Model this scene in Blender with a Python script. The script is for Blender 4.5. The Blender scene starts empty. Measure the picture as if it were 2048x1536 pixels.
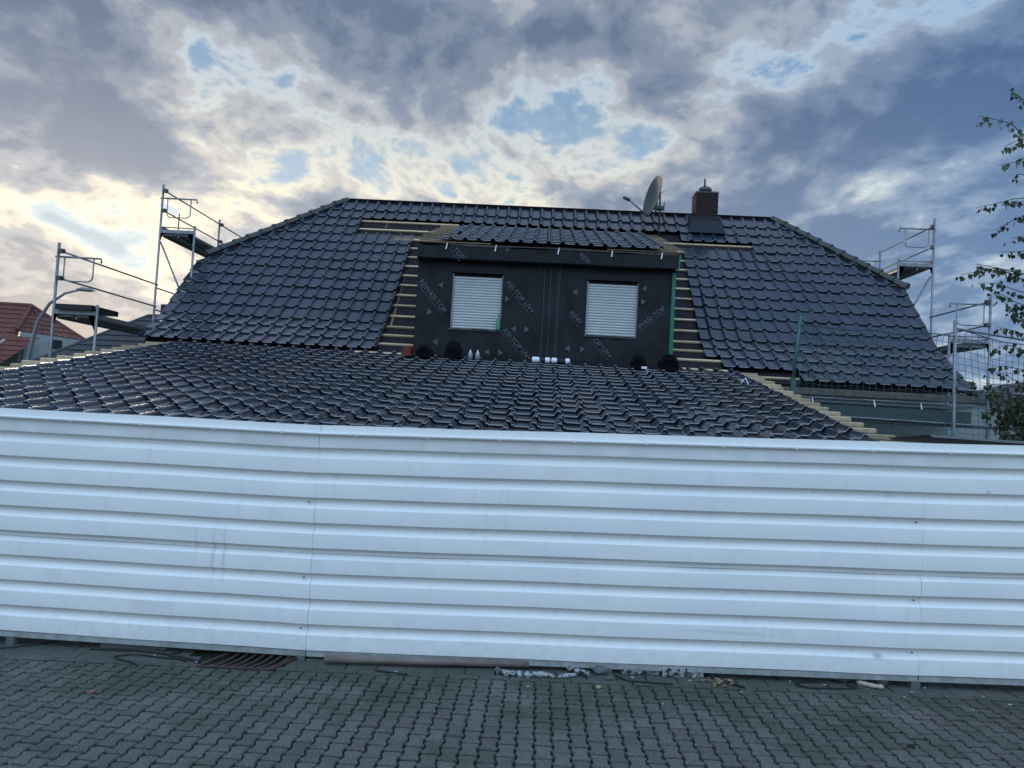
import bpy, bmesh, math, random
from mathutils import Vector, Matrix
random.seed(7)
rad = math.radians
S = bpy.context.scene
COL = S.collection

# ------------------------------------------------------------------ camera
cam = bpy.data.cameras.new('camera'); co = bpy.data.objects.new('camera', cam); COL.objects.link(co)
cam.sensor_width = 36; cam.lens = 36*1500/2048; cam.clip_start = .05; cam.clip_end = 2000
CR = Vector((.99780, .03635, .05530)).normalized()
CF = Vector((-.0380, .9983, .0448)).normalized()
CF = (CF-CR*CF.dot(CR)).normalized()
CU = CR.cross(CF)
m = Matrix((CR, CU, -CF)).transposed().to_4x4(); m.translation = Vector((0, 0, 2.05))
co.matrix_world = m
S.camera = co

# ------------------------------------------------------------------ sky
W = bpy.data.worlds.new('World'); S.world = W; W.use_nodes = True
nt = W.node_tree; nt.nodes.clear()
def N(tree, t, **k):
    n = tree.nodes.new(t)
    for a, b in k.items():
        if a.startswith('i_'): n.inputs[a[2:].replace('_', ' ')].default_value = b
        else: setattr(n, a, b)
    return n
SUN_EL, SUN_AZ = rad(9), rad(-32)      # azimuth from the view axis (+Y), negative = left
def wn(t, **k): return N(nt, t, **k)
L = nt.links.new
def sock(v, n, i):
    if isinstance(v, (int, float)): n.inputs[i].default_value = v
    elif isinstance(v, tuple): n.inputs[i].default_value = v
    else: L(v, n.inputs[i])
def mth(op, a, b=0., c=None, clamp=False):
    n = wn('ShaderNodeMath', operation=op); n.use_clamp = clamp; sock(a, n, 0); sock(b, n, 1)
    if c is not None: sock(c, n, 2)
    return n.outputs[0]
def mapr(v, a, b, c=0., d=1., smooth=True):
    n = wn('ShaderNodeMapRange'); n.interpolation_type = 'SMOOTHSTEP' if smooth else 'LINEAR'
    sock(v, n, 0); n.inputs[1].default_value = a; n.inputs[2].default_value = b; n.inputs[3].default_value = c; n.inputs[4].default_value = d
    return n.outputs[0]
def mixc(f, a, b):
    n = wn('ShaderNodeMix', data_type='RGBA'); sock(f, n, 0); sock(a, n, 6); sock(b, n, 7); return n.outputs[2]
sky = wn('ShaderNodeTexSky', sky_type='NISHITA'); sky.sun_disc = False; sky.sun_elevation = rad(9); sky.sun_rotation = SUN_AZ
sky.dust_density = 1.5; sky.ozone_density = 2.0
tc = wn('ShaderNodeTexCoord'); sep = wn('ShaderNodeSeparateXYZ'); L(tc.outputs['Generated'], sep.inputs[0])
X, Y, Z = sep.outputs
den = mth('ADD', mth('MAXIMUM', Z, 0.0), .30)
cx = mth('DIVIDE', X, den); cy = mth('DIVIDE', Y, den)
cmb = wn('ShaderNodeCombineXYZ'); L(cx, cmb.inputs[0]); L(cy, cmb.inputs[1])
def noise(vec, scale, det, rough, dist=0., off=(0, 0, 0), sc=(1, 1, 1), rot=0.):
    mp = wn('ShaderNodeMapping'); mp.inputs['Location'].default_value = off; mp.inputs['Scale'].default_value = sc
    mp.inputs['Rotation'].default_value = (0, 0, rot)
    L(vec, mp.inputs[0])
    n = wn('ShaderNodeTexNoise'); L(mp.outputs[0], n.inputs['Vector'])
    n.inputs['Scale'].default_value = scale; n.inputs['Detail'].default_value = det
    n.inputs['Roughness'].default_value = rough; n.inputs['Distortion'].default_value = dist
    return n.outputs['Fac']
sd = (math.sin(SUN_AZ)*math.cos(SUN_EL), math.cos(SUN_AZ)*math.cos(SUN_EL), math.sin(SUN_EL))
# --- cloud deck: one density field, coloured by how thick the cloud is and how low it hangs
V = cmb.outputs[0]
wob = wn('ShaderNodeTexNoise'); L(V, wob.inputs['Vector']); wob.inputs['Scale'].default_value = 1.3; wob.inputs['Detail'].default_value = 3
wsc = wn('ShaderNodeVectorMath', operation='SCALE'); L(wob.outputs['Color'], wsc.inputs[0]); wsc.inputs['Scale'].default_value = .28
wad = wn('ShaderNodeVectorMath', operation='ADD'); L(V, wad.inputs[0]); L(wsc.outputs[0], wad.inputs[1]); V2 = wad.outputs[0]
big = noise(V2, 1.7, 2, .5, 0, (3.1, 5.7, 0), (1, .85, 1), rad(25))
med = noise(V2, 4.6, 4, .52, 0, (7.3, 2.2, 0), (1, .95, 1), rad(20))
fin = noise(V2, 11.0, 6, .60, 0, (1.3, 8.1, 0), (1, .8, 1), rad(12))
def bank(x, y, rx, ry, ang, amt):
    """a cloud bank (or a break) in a compass direction: az/el centre, half sizes"""
    d = (CF+CR*((x-1024)/1500)+CU*((768-y)/1500)).normalized(); c, s = math.cos(rad(ang)), math.sin(rad(ang))
    e1 = (CR*c-CU*s)*(1500/rx); e2 = (CR*s+CU*c)*(1500/ry)
    a = wn('ShaderNodeVectorMath', operation='SUBTRACT'); L(tc.outputs['Generated'], a.inputs[0]); a.inputs[1].default_value = d
    s2 = None
    for e in (e1, e2):
        q = wn('ShaderNodeVectorMath', operation='DOT_PRODUCT'); L(a.outputs[0], q.inputs[0]); q.inputs[1].default_value = e
        v = mth('MULTIPLY', q.outputs['Value'], q.outputs['Value']); s2 = v if s2 is None else mth('ADD', s2, v)
    fr_ = mapr(Y, 0, .2)
    return mth('MULTIPLY', mth('MULTIPLY', mth('EXPONENT', mth('MULTIPLY', s2, -1.)), amt), fr_)
bias = 0.
for q in ((1120, 340, 400, 85, -6, -.070), (620, 360, 280, 50, 5, -.07), (1000, 60, 900, 110, 0, .02), (130, 450, 330, 95, 14, -.075), (60, 590, 260, 30, 5, .04), (1860, 345, 330, 32, -17, -.11), (1560, 130, 150, 55, 30, -.065),
          (530, 115, 190, 60, 8, -.11), (1180, 170, 110, 50, -10, -.05), (1780, 60, 200, 60, 0, -.03), (190, 475, 100, 30, 22, -.14), (120, 60, 420, 120, 5, .05), (900, 150, 170, 120, 0, .06), (700, 120, 120, 60, 0, .05),
          (1640, 250, 330, 80, -10, .07), (300, 310, 400, 45, 12, .085), (1950, 100, 260, 150, 0, .05), (1700, 470, 330, 60, -10, .035), (1250, 50, 300, 60, -10, .05), (1420, 230, 60, 60, -40, -.05), (330, 200, 160, 40, 20, -.03)):
    bias = mth('ADD', bank(*q), bias)
dens = mth('ADD', mth('ADD', mth('MULTIPLY', big, .30), mth('MULTIPLY', med, .42)), mth('ADD', mth('MULTIPLY', fin, .28), bias))
dens = mth('ADD', mth('MULTIPLY', mth('SUBTRACT', dens, .5), 2.15), .605)
def ramp(v, stops):
    r_ = wn('ShaderNodeValToRGB'); L(v, r_.inputs[0]); cr = r_.color_ramp; cr.interpolation = 'EASE'
    while len(cr.elements) < len(stops): cr.elements.new(.5)
    for el, (p, c_) in zip(cr.elements, stops): el.position = p; el.color = (*c_, 1)
    return r_.outputs[0]
lowr = ramp(dens, [(.18, (.34, .46, .56)), (.30, (.50, .62, .69)), (.39, (.95, .87, .64)), (.46, (.68, .63, .55)), (.55, (.38, .41, .46)), (.68, (.20, .25, .34))])
higr = ramp(dens, [(.18, (.10, .20, .36)), (.34, (.19, .31, .47)), (.42, (.44, .51, .58)), (.49, (.35, .38, .43)), (.60, (.20, .245, .325)), (.76, (.105, .15, .24))])
lowf = mapr(Z, .18, .43, 1., 0.)
skyc = mixc(lowf, higr, lowr)
tint = mixc(mapr(X, .05, .60), (1.0, 1.0, 1.0, 1), (.62, .82, 1.05, 1))
mlt = wn('ShaderNodeMix', data_type='RGBA', blend_type='MULTIPLY'); mlt.inputs[0].default_value = 1.0; L(skyc, mlt.inputs[6]); L(tint, mlt.inputs[7]); skyc = mlt.outputs[2]
nis = wn('ShaderNodeVectorMath', operation='SCALE'); L(sky.outputs[0], nis.inputs[0]); nis.inputs['Scale'].default_value = .10
skyc = mixc(.06, skyc, nis.outputs[0])
back = mapr(Y, .30, -.45)                # the open, bluer half of the sky opposite the sunset
skyc2 = mixc(mth('MULTIPLY', back, .8), skyc, mixc(mapr(Z, .0, .65), (.43, .55, .71, 1), (.98, 1.42, 2.05, 1)))
gnd = mixc(mapr(Z, -.02, .0), (.05, .055, .06, 1), skyc2)
bg = wn('ShaderNodeBackground'); L(gnd, bg.inputs['Color']); bg.inputs['Strength'].default_value = 1.0
out = wn('ShaderNodeOutputWorld'); L(bg.outputs[0], out.inputs['Surface'])

sun = bpy.data.lights.new('sun', 'SUN'); sun.energy = .9; sun.angle = rad(14); sun.color = (1, .86, .66)
so = bpy.data.objects.new('sun', sun); COL.objects.link(so)
so.rotation_euler = (-Vector(sd)).to_track_quat('-Z', 'Y').to_euler()
S.view_settings.view_transform = 'Standard'; S.view_settings.look = 'None'
S.view_settings.exposure = 0.30; S.view_settings.gamma = 1; S.view_settings.use_curve_mapping = False

# ------------------------------------------------------------------ materials
def mat(name, col, rough=.6, spec=.5, metal=0., var=.0, nscale=8., namt=.0, col2=None, bump=0., bscale=30., obj=True, coat=0., det=5., trans=0.):
    m = bpy.data.materials.new(name); m.use_nodes = True; t = m.node_tree; b = t.nodes['Principled BSDF']
    b.inputs['Roughness'].default_value = rough; b.inputs['Specular IOR Level'].default_value = spec
    b.inputs['Metallic'].default_value = metal; b.inputs['Coat Weight'].default_value = coat
    lk = t.links.new
    c = t.nodes.new('ShaderNodeRGB'); c.outputs[0].default_value = (*col, 1); cs = c.outputs[0]
    tcn = t.nodes.new('ShaderNodeTexCoord'); vec = tcn.outputs['Object']
    geo = t.nodes.new('ShaderNodeNewGeometry'); pos = geo.outputs['Position']
    def mx(f, a, bb):
        n = t.nodes.new('ShaderNodeMix'); n.data_type = 'RGBA'
        (lk(f, n.inputs[0]) if not isinstance(f, float) else setattr(n.inputs[0], 'default_value', f))
        for s, v in ((6, a), (7, bb)):
            if isinstance(v, tuple): n.inputs[s].default_value = v
            else: lk(v, n.inputs[s])
        return n.outputs[2]
    def nz(scale, detail=5., rough=.6):
        n = t.nodes.new('ShaderNodeTexNoise'); lk(pos, n.inputs['Vector']); n.inputs['Scale'].default_value = scale
        n.inputs['Detail'].default_value = detail; n.inputs['Roughness'].default_value = rough; return n.outputs['Fac']
    def mr(v, a, bb, c=0., d=1.):
        n = t.nodes.new('ShaderNodeMapRange'); lk(v, n.inputs[0])
        for i, q in enumerate((a, bb, c, d)): n.inputs[i+1].default_value = q
        return n.outputs[0]
    if col2 is not None: cs = mx(mr(nz(nscale), .5-namt, .5+namt), cs, (*col2, 1))
    if var:
        oi = t.nodes.new('ShaderNodeObjectInfo'); hv = t.nodes.new('ShaderNodeHueSaturation')
        lk(mr(oi.outputs['Random'], 0, 1, 1-var, 1+var), hv.inputs['Value']); lk(cs, hv.inputs['Color']); cs = hv.outputs[0]
    lk(cs, b.inputs['Base Color'])
    if bump:
        bn = t.nodes.new('ShaderNodeBump'); bn.inputs['Strength'].default_value = bump; bn.inputs['Distance'].default_value = .01
        lk(nz(bscale), bn.inputs['Height']); lk(bn.outputs[0], b.inputs['Normal'])
    m['h'] = 0
    return m, t, b, mx, nz, mr
def M_(name, *a, **k): return mat(name, *a, **k)[0]

def tile_mat(name, c1, c2, rough, mud):
    m, t, b, mx, nz, mr = mat(name, c1, rough, .75, coat=.8)
    b.inputs['Coat Roughness'].default_value = .12; b.inputs['Coat IOR'].default_value = 1.8
    lk = t.links.new
    oi = t.nodes.new('ShaderNodeObjectInfo'); at = t.nodes.new('ShaderNodeAttribute'); at.attribute_name = 'rnd'
    add = t.nodes.new('ShaderNodeMath'); add.operation = 'ADD'; lk(oi.outputs['Random'], add.inputs[0]); lk(at.outputs['Fac'], add.inputs[1])
    fr = t.nodes.new('ShaderNodeMath'); fr.operation = 'FRACT'; lk(add.outputs[0], fr.inputs[0])
    cs = mx(fr.outputs[0], (*c1, 1), (*c2, 1))
    cs = mx(mr(nz(5, 5), .50, .80, 0, .45), cs, (.070, .075, .08, 1))
    cs = mx(mr(nz(.9, 4), .52, .66, 0, mud), cs, (.060, .042, .038, 1))
    lk(cs, b.inputs['Base Color'])
    ra = mr(nz(9, 4), .3, .7, rough-.09, rough+.12); lk(ra, b.inputs['Roughness'])
    bn = t.nodes.new('ShaderNodeBump'); bn.inputs['Strength'].default_value = .22; bn.inputs['Distance'].default_value = .003
    lk(nz(40, 3), bn.inputs['Height']); lk(bn.outputs[0], b.inputs['Normal'])
    return m
TILE = tile_mat('anthracite_tile', (.010, .021, .038), (.020, .035, .057), .26, .12)
TILE_A = tile_mat('anthracite_tile_wet', (.010, .017, .028), (.022, .030, .043), .27, .55)
CAP = M_('ridge_cap', (.036, .040, .042), .55, .4, var=.15, col2=(.055, .055, .045), nscale=7, namt=.12, bump=.2)
CAPD = M_('stacked_cap', (.0035, .0035, .005), .7, .08)
UNDER = M_('roof_underlay', (.007, .007, .010), .6, .2, col2=(.016, .012, .017), nscale=3, namt=.15, bump=.3, bscale=9)
WOOD = M_('new_batten', (.66, .52, .33), .75, .3, var=.25, col2=(.42, .32, .19), nscale=14, namt=.25, bump=.2, bscale=50)
WOODB = M_('weathered_batten', (.46, .34, .21), .8, .3, var=.3, col2=(.30, .22, .14), nscale=14, namt=.25)
WOOD2 = M_('old_timber', (.15, .135, .11), .8, .3, var=.15, col2=(.08, .07, .06), nscale=9, namt=.2)
GALV = M_('galvanised_steel', (.26, .28, .30), .45, .5, .55, var=.12, col2=(.16, .17, .18), nscale=11, namt=.2)
DECK = M_('scaffold_deck', (.16, .17, .17), .6, .4, .2, col2=(.10, .10, .095), nscale=6, namt=.2)
BRICK = M_('chimney_brick', (.042, .020, .017), .85, .3, col2=(.024, .013, .012), nscale=18, namt=.2, bump=.4)
LEAD = M_('lead_flashing', (.008, .014, .020), .6, .3)
WALL = M_('grey_render', (.30, .34, .33), .9, .2, col2=(.24, .28, .27), nscale=2.5, namt=.2)
DISH = M_('dish_grey', (.075, .090, .095), .6, .3, col2=(.06, .07, .075), nscale=5, namt=.2)
STEELD = M_('dark_steel', (.07, .075, .08), .5, .5, .4)
RED = M_('red_clay_tile', (.17, .065, .045), .7, .3, var=.0, col2=(.10, .042, .034), nscale=1.2, namt=.2, bump=.2)
DARKR = M_('old_dark_tile', (.055, .055, .06), .6, .4, col2=(.035, .035, .04), nscale=1.5, namt=.2)
GREEN = M_('green_tape', (.0, .14, .085), .5, .5)
GREENP = M_('green_post', (.03, .085, .08), .5, .5, col2=(.045, .11, .10), nscale=20, namt=.2)
NETM = M_('safety_net_twine', (.045, .115, .11), .7, .3)
SHUT = M_('shutter_slat', (.48, .50, .49), .4, .5, col2=(.41, .44, .43), nscale=3, namt=.2)
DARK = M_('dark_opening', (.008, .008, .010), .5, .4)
PLAST = M_('white_plastic', (.75, .78, .80), .4, .5)
CARTON = M_('grey_cartridge', (.28, .30, .30), .5, .5)
BOTTLE = M_('green_bottle', (.03, .22, .12), .15, .6)
REDBR = M_('red_tile_piece', (.16, .035, .03), .7, .3, bump=.3)
PIPEM = M_('beige_pipe', (.22, .19, .16), .55, .4, col2=(.13, .10, .09), nscale=4, namt=.2)
CABLE = M_('black_cable', (.008, .009, .010), .5, .4)
IRON = M_('rusty_grate', (.035, .024, .022), .6, .5, .2, col2=(.06, .035, .028), nscale=16, namt=.2)
FOAM = M_('dirty_foam', (.36, .38, .37), .8, .2, col2=(.03, .035, .035), nscale=26, namt=.06, bump=.6)
CONC = M_('concrete_foot', (.13, .14, .14), .9, .2, col2=(.09, .10, .10), nscale=20, namt=.2, bump=.4)
LEAFM = M_('birch_leaf', (.030, .052, .020), .5, .4, var=.5, col2=(.075, .11, .04), nscale=4, namt=.2)
LEAFL = M_('dry_leaf', (.30, .22, .12), .8, .2, var=.3)
LEAFR = M_('reddish_leaf', (.22, .10, .07), .8, .2)
BARK = M_('birch_twig', (.035, .03, .028), .8, .2)
BIRCH = M_('birch_bark', (.42, .42, .40), .8, .2, col2=(.05, .05, .05), nscale=8, namt=.1)
HEDGE = M_('conifer_green', (.02, .035, .018), .8, .2, col2=(.035, .055, .025), nscale=5, namt=.2)
PRINT = M_('membrane_print', (.075, .088, .096), .6, .3)
LAMP = M_('street_lamp_grey', (.20, .21, .21), .5, .5, .4)
JOINT = M_('paving_joint', (.010, .012, .010), .95, .1, col2=(.022, .036, .014), nscale=3.5, namt=.15, bump=.6, bscale=90)
YARD = M_('yard_gravel', (.12, .12, .11), .95, .1, col2=(.08, .08, .075), nscale=9, namt=.2, bump=.6)

def paver_mat(name, c1, c2, moss):
    m, t, b, mx, nz, mr = mat(name, c1, .85, .3)
    lk = t.links.new
    oi = t.nodes.new('ShaderNodeObjectInfo'); at = t.nodes.new('ShaderNodeAttribute'); at.attribute_name = 'rnd'
    add = t.nodes.new('ShaderNodeMath'); add.operation = 'ADD'; lk(oi.outputs['Random'], add.inputs[0]); lk(at.outputs['Fac'], add.inputs[1])
    fr = t.nodes.new('ShaderNodeMath'); fr.operation = 'FRACT'; lk(add.outputs[0], fr.inputs[0])
    cs = mx(fr.outputs[0], (*c1, 1), (*c2, 1))
    cs = mx(mr(nz(190, 3, .75), .50, .68), cs, (.30, .30, .29, 1))
    cs = mx(mr(nz(70, 4, .8), .50, .66, 0, .6), cs, (.022, .024, .026, 1))
    gp = t.nodes.new('ShaderNodeNewGeometry'); sp = t.nodes.new('ShaderNodeSeparateXYZ'); lk(gp.outputs['Position'], sp.inputs[0])
    near = mr(sp.outputs[1], 4.7, 5.8, -.03, .16)
    ad = t.nodes.new('ShaderNodeMath'); ad.operation = 'ADD'; lk(nz(1.5, 6, .65), ad.inputs[0]); lk(near, ad.inputs[1])
    mo = mr(ad.outputs[0], .50, .68, 0, moss)
    cs = mx(mo, cs, (.034, .052, .026, 1))
    rx = mr(sp.outputs[0], 1.5, 3.6, -.3, .10)
    ad2 = t.nodes.new('ShaderNodeMath'); ad2.operation = 'ADD'; lk(nz(2.3, 4, .6), ad2.inputs[0]); lk(rx, ad2.inputs[1])
    cs = mx(mr(ad2.outputs[0], .55, .72, 0, .5), cs, (.085, .055, .052, 1))
    lk(cs, b.inputs['Base Color'])
    bn = t.nodes.new('ShaderNodeBump'); bn.inputs['Strength'].default_value = .8; bn.inputs['Distance'].default_value = .006
    lk(nz(220, 4, .7), bn.inputs['Height']); lk(bn.outputs[0], b.inputs['Normal'])
    return m
PAVE = paver_mat('concrete_paver', (.072, .070, .063), (.116, .112, .102), .6)
SLAB = paver_mat('concrete_slab', (.058, .062, .061), (.092, .096, .094), .45)

# painted corrugated sheet: scuffs, drips and dirt
def sheet_mat():
    m, t, b, mx, nz, mr = mat('white_painted_sheet', (.72, .75, .78), .38, .5)
    lk = t.links.new
    cs = mx(mr(nz(1.1, 3), .35, .7), (.78, .78, .74, 1), (.73, .745, .725, 1))
    g = t.nodes.new('ShaderNodeNewGeometry'); mp = t.nodes.new('ShaderNodeMapping'); mp.inputs['Scale'].default_value = (9, 9, .7)
    lk(g.outputs['Position'], mp.inputs[0]); n = t.nodes.new('ShaderNodeTexNoise'); lk(mp.outputs[0], n.inputs['Vector']); n.inputs['Scale'].default_value = 1.6; n.inputs['Detail'].default_value = 6
    cs = mx(mr(n.outputs['Fac'], .60, .80, 0, .32), cs, (.45, .47, .47, 1))
    cs = mx(mr(nz(26, 2), .75, .80, 0, .4), cs, (.30, .31, .31, 1))
    sp = t.nodes.new('ShaderNodeSeparateXYZ'); lk(g.outputs['Position'], sp.inputs[0])
    def gs(o, c_, w_):
        a = t.nodes.new('ShaderNodeMath'); a.operation = 'SUBTRACT'; lk(sp.outputs[o], a.inputs[0]); a.inputs[1].default_value = c_
        a2 = t.nodes.new('ShaderNodeMath'); a2.operation = 'ABSOLUTE'; lk(a.outputs[0], a2.inputs[0]); return mr(a2.outputs[0], 0, w_, 1, 0)
    def mul(p, q):
        a = t.nodes.new('ShaderNodeMath'); a.operation = 'MULTIPLY'; lk(p, a.inputs[0])
        (lk(q, a.inputs[1]) if not isinstance(q, float) else setattr(a.inputs[1], 'default_value', q)); return a.outputs[0]
    for (x_, w_, z_, h_, am) in ((-2.79, .016, .88, .16, .35), (-2.64, .02, .78, .30, .4), (-2.55, .018, .80, .30, .4), (2.80, .06, .31, .03, .9), (1.6, .5, .42, .02, .3), (-2.5, .09, .47, .012, .6), (3.62, .03, 1.66, .03, .5)):
        cs = mx(mul(mul(gs(0, x_, w_), gs(2, z_, h_)), am), cs, (.22, .23, .24, 1))
    cs = mx(mul(mr(sp.outputs[2], .05, .55, 1, 0), mr(nz(11, 6, .7), .45, .75, 0, .35)), cs, (.36, .36, .33, 1))      # splashes near the paving
    lk(cs, b.inputs['Base Color'])
    lk(mr(nz(3, 5), .3, .7, .24, .42), b.inputs['Roughness'])
    bn = t.nodes.new('ShaderNodeBump'); bn.inputs['Strength'].default_value = .25; bn.inputs['Distance'].default_value = .02
    lk(nz(2.2, 2), bn.inputs['Height']); lk(bn.outputs[0], b.inputs['Normal'])
    return m
SHEET = sheet_mat()
RAIL = M_('dirty_base_rail', (.36, .39, .38), .6, .4, col2=(.20, .21, .19), nscale=13, namt=.2, bump=.2)

# vapour-open facade membrane with a faint dot grid
def membrane():
    m, t, b, mx, nz, mr = mat('facade_membrane', (.014, .020, .028), .55, .26)
    lk = t.links.new
    g = t.nodes.new('ShaderNodeNewGeometry'); sp = t.nodes.new('ShaderNodeSeparateXYZ'); lk(g.outputs['Position'], sp.inputs[0])
    cb = t.nodes.new('ShaderNodeCombineXYZ')
    def cell(o):
        a = t.nodes.new('ShaderNodeMath'); a.operation = 'MULTIPLY'; lk(o, a.inputs[0]); a.inputs[1].default_value = 1/.085
        f = t.nodes.new('ShaderNodeMath'); f.operation = 'FRACT'; lk(a.outputs[0], f.inputs[0])
        s = t.nodes.new('ShaderNodeMath'); s.operation = 'SUBTRACT'; lk(f.outputs[0], s.inputs[0]); s.inputs[1].default_value = .5
        return s.outputs[0]
    lk(cell(sp.outputs[0]), cb.inputs[0]); lk(cell(sp.outputs[2]), cb.inputs[1])
    ln = t.nodes.new('ShaderNodeVectorMath'); ln.operation = 'LENGTH'; lk(cb.outputs[0], ln.inputs[0])
    dot = mr(ln.outputs['Value'], .10, .16, 1, 0)
    mu = t.nodes.new('ShaderNodeMath'); mu.operation = 'MULTIPLY'; lk(dot, mu.inputs[0]); lk(mr(nz(1.7, 2), .45, .6, 0, .5), mu.inputs[1])
    cs = mx(mr(nz(3, 5), .35, .65), (.004, .006, .008, 1), (.008, .011, .014, 1))
    cs = mx(mu.outputs[0], cs, (.028, .035, .04, 1))
    lk(cs, b.inputs['Base Color'])
    mp = t.nodes.new('ShaderNodeMapping'); mp.inputs['Scale'].default_value = (2.2, 2.2, .5); lk(g.outputs['Position'], mp.inputs[0])
    n = t.nodes.new('ShaderNodeTexNoise'); lk(mp.outputs[0], n.inputs['Vector']); n.inputs['Scale'].default_value = 2.4; n.inputs['Detail'].default_value = 4
    bn = t.nodes.new('ShaderNodeBump'); bn.inputs['Strength'].default_value = .9; bn.inputs['Distance'].default_value = .08
    lk(n.outputs['Fac'], bn.inputs['Height']); lk(bn.outputs[0], b.inputs['Normal'])
    return m
MEMB = membrane()

# ------------------------------------------------------------------ builders
class MB:
    def __init__(s): s.v = []; s.f = []; s.r = []
    def add(s, vs, fs, rnd=0.):
        o = len(s.v); s.v += [tuple(p) for p in vs]; s.f += [tuple(i+o for i in f) for f in fs]; s.r += [rnd]*len(fs); return s
    def box(s, a, b, rnd=0.):
        (x0, y0, z0), (x1, y1, z1) = a, b
        return s.add([(x0, y0, z0), (x1, y0, z0), (x1, y1, z0), (x0, y1, z0), (x0, y0, z1), (x1, y0, z1), (x1, y1, z1), (x0, y1, z1)],
                     [(0, 3, 2, 1), (4, 5, 6, 7), (0, 1, 5, 4), (1, 2, 6, 5), (2, 3, 7, 6), (3, 0, 4, 7)], rnd)
    def obox(s, c, ax, ay, az, rnd=0.):     # centre and three half-axes
        c, ax, ay, az = map(Vector, (c, ax, ay, az))
        vs = [c+i*ax+j*ay+k*az for k in (-1, 1) for (i, j) in ((-1, -1), (1, -1), (1, 1), (-1, 1))]
        return s.add(vs, [(0, 3, 2, 1), (4, 5, 6, 7), (0, 1, 5, 4), (1, 2, 6, 5), (2, 3, 7, 6), (3, 0, 4, 7)], rnd)
    def bar(s, p, q, w, h, up=(0, 0, 1)):
        p, q = Vector(p), Vector(q); d = (q-p); y = d/2; x = d.cross(Vector(up)).normalized(); z = x.cross(d).normalized()
        return s.obox((p+q)/2, x*w/2, y, z*h/2)
    def tube(s, pts, r, seg=8, cap=True):
        pts = [Vector(p) for p in pts]; rs = r if isinstance(r, (list, tuple)) else [r]*len(pts)
        o = len(s.v); prev = None
        for i, p in enumerate(pts):
            d = (pts[min(i+1, len(pts)-1)]-pts[max(i-1, 0)]).normalized()
            if prev is None: a = d.orthogonal().normalized()
            else: a = (prev-d*prev.dot(d)).normalized()
            prev = a; b = d.cross(a)
            for k in range(seg):
                t = 2*math.pi*k/seg; s.v.append(tuple(p+(a*math.cos(t)+b*math.sin(t))*rs[i]))
        for i in range(len(pts)-1):
            for k in range(seg):
                a0 = o+i*seg+k; a1 = o+i*seg+(k+1) % seg
                s.f.append((a0, a1, a1+seg, a0+seg)); s.r.append(0)
        if cap:
            s.f.append(tuple(o+k for k in reversed(range(seg)))); s.r.append(0)
            e = o+(len(pts)-1)*seg; s.f.append(tuple(e+k for k in range(seg))); s.r.append(0)
        return s
    def lathe(s, prof, c, seg=16):
        o = len(s.v); c = Vector(c)
        for r, z in prof:
            for k in range(seg):
                t = 2*math.pi*k/seg; s.v.append((c.x+r*math.cos(t), c.y+r*math.sin(t), c.z+z))
        for i in range(len(prof)-1):
            for k in range(seg):
                a0 = o+i*seg+k; a1 = o+i*seg+(k+1) % seg; s.f.append((a0, a1, a1+seg, a0+seg)); s.r.append(0)
        return s
    def mesh(s, name, mt, smooth=False):
        me = bpy.data.meshes.new(name); me.from_pydata(s.v, [], s.f); me.materials.append(mt)
        if any(s.r):
            a = me.attributes.new('rnd', 'FLOAT', 'FACE'); a.data.foreach_set('value', s.r)
        if smooth: me.polygons.foreach_set('use_smooth', [True]*len(me.polygons))
        me.update(); return me
    def build(s, name, mt, parent=None, smooth=False):
        return link(name, s.mesh(name, mt, smooth), parent)
def link(name, me, parent=None, mw=None):
    o = bpy.data.objects.new(name, me); COL.objects.link(o)
    if mw is not None: o.matrix_world = mw
    if parent is not None:
        o.parent = parent; o.matrix_parent_inverse = parent.matrix_world.inverted() if False else Matrix.Translation(-Vector(parent['base'])) if 'base' in parent else Matrix()
    return o
def tag(o, label=None, cat=None, group=None, kind=None):
    if label: o['label'] = label
    if cat: o['category'] = cat
    if group: o['group'] = group
    if kind: o['kind'] = kind
    return o
def thing(name, loc, label, cat, group=None):
    o = bpy.data.objects.new(name, None); COL.objects.link(o); o.location = loc; o.empty_display_size = .2
    o['base'] = tuple(loc); return tag(o, label, cat, group)
def autosmooth(me, ang=40):
    bm = bmesh.new(); bm.from_mesh(me)
    for f in bm.faces: f.smooth = True
    for e in bm.edges:
        if len(e.link_faces) == 2 and e.calc_face_angle(0) > rad(ang): e.smooth = False
        elif len(e.link_faces) != 2: e.smooth = False
    bm.to_mesh(me); bm.free()

# ------------------------------------------------------------------ ground
def gz(x, y): return .02*x+.015-.015*(y-6.2)
YE = lambda x: 5.93+.02*x            # where the zigzag paving meets the border slabs
b = MB(); nx = 40
xs = [-400, -60, -20, -9]+[i*.6 for i in range(-14, 15)]+[9.5, 20, 60, 400]; ys = [-200, -20, 0, 2, 4, 6, 7, 9, 15, 30, 80, 600]
def gfar(x, y):
    cxl = max(-9, min(9, x)); cyl = max(0, min(9, y)); return gz(cxl, cyl)
for y in ys:
    for x in xs: b.v.append((x, y, gfar(x, y)-.09))
for j in range(len(ys)-1):
    for i in range(len(xs)-1):
        k = j*len(xs)+i; b.f.append((k, k+1, k+1+len(xs), k+len(xs))); b.r.append(0)
ground = b.build('ground', YARD); tag(ground, kind='structure')
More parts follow.
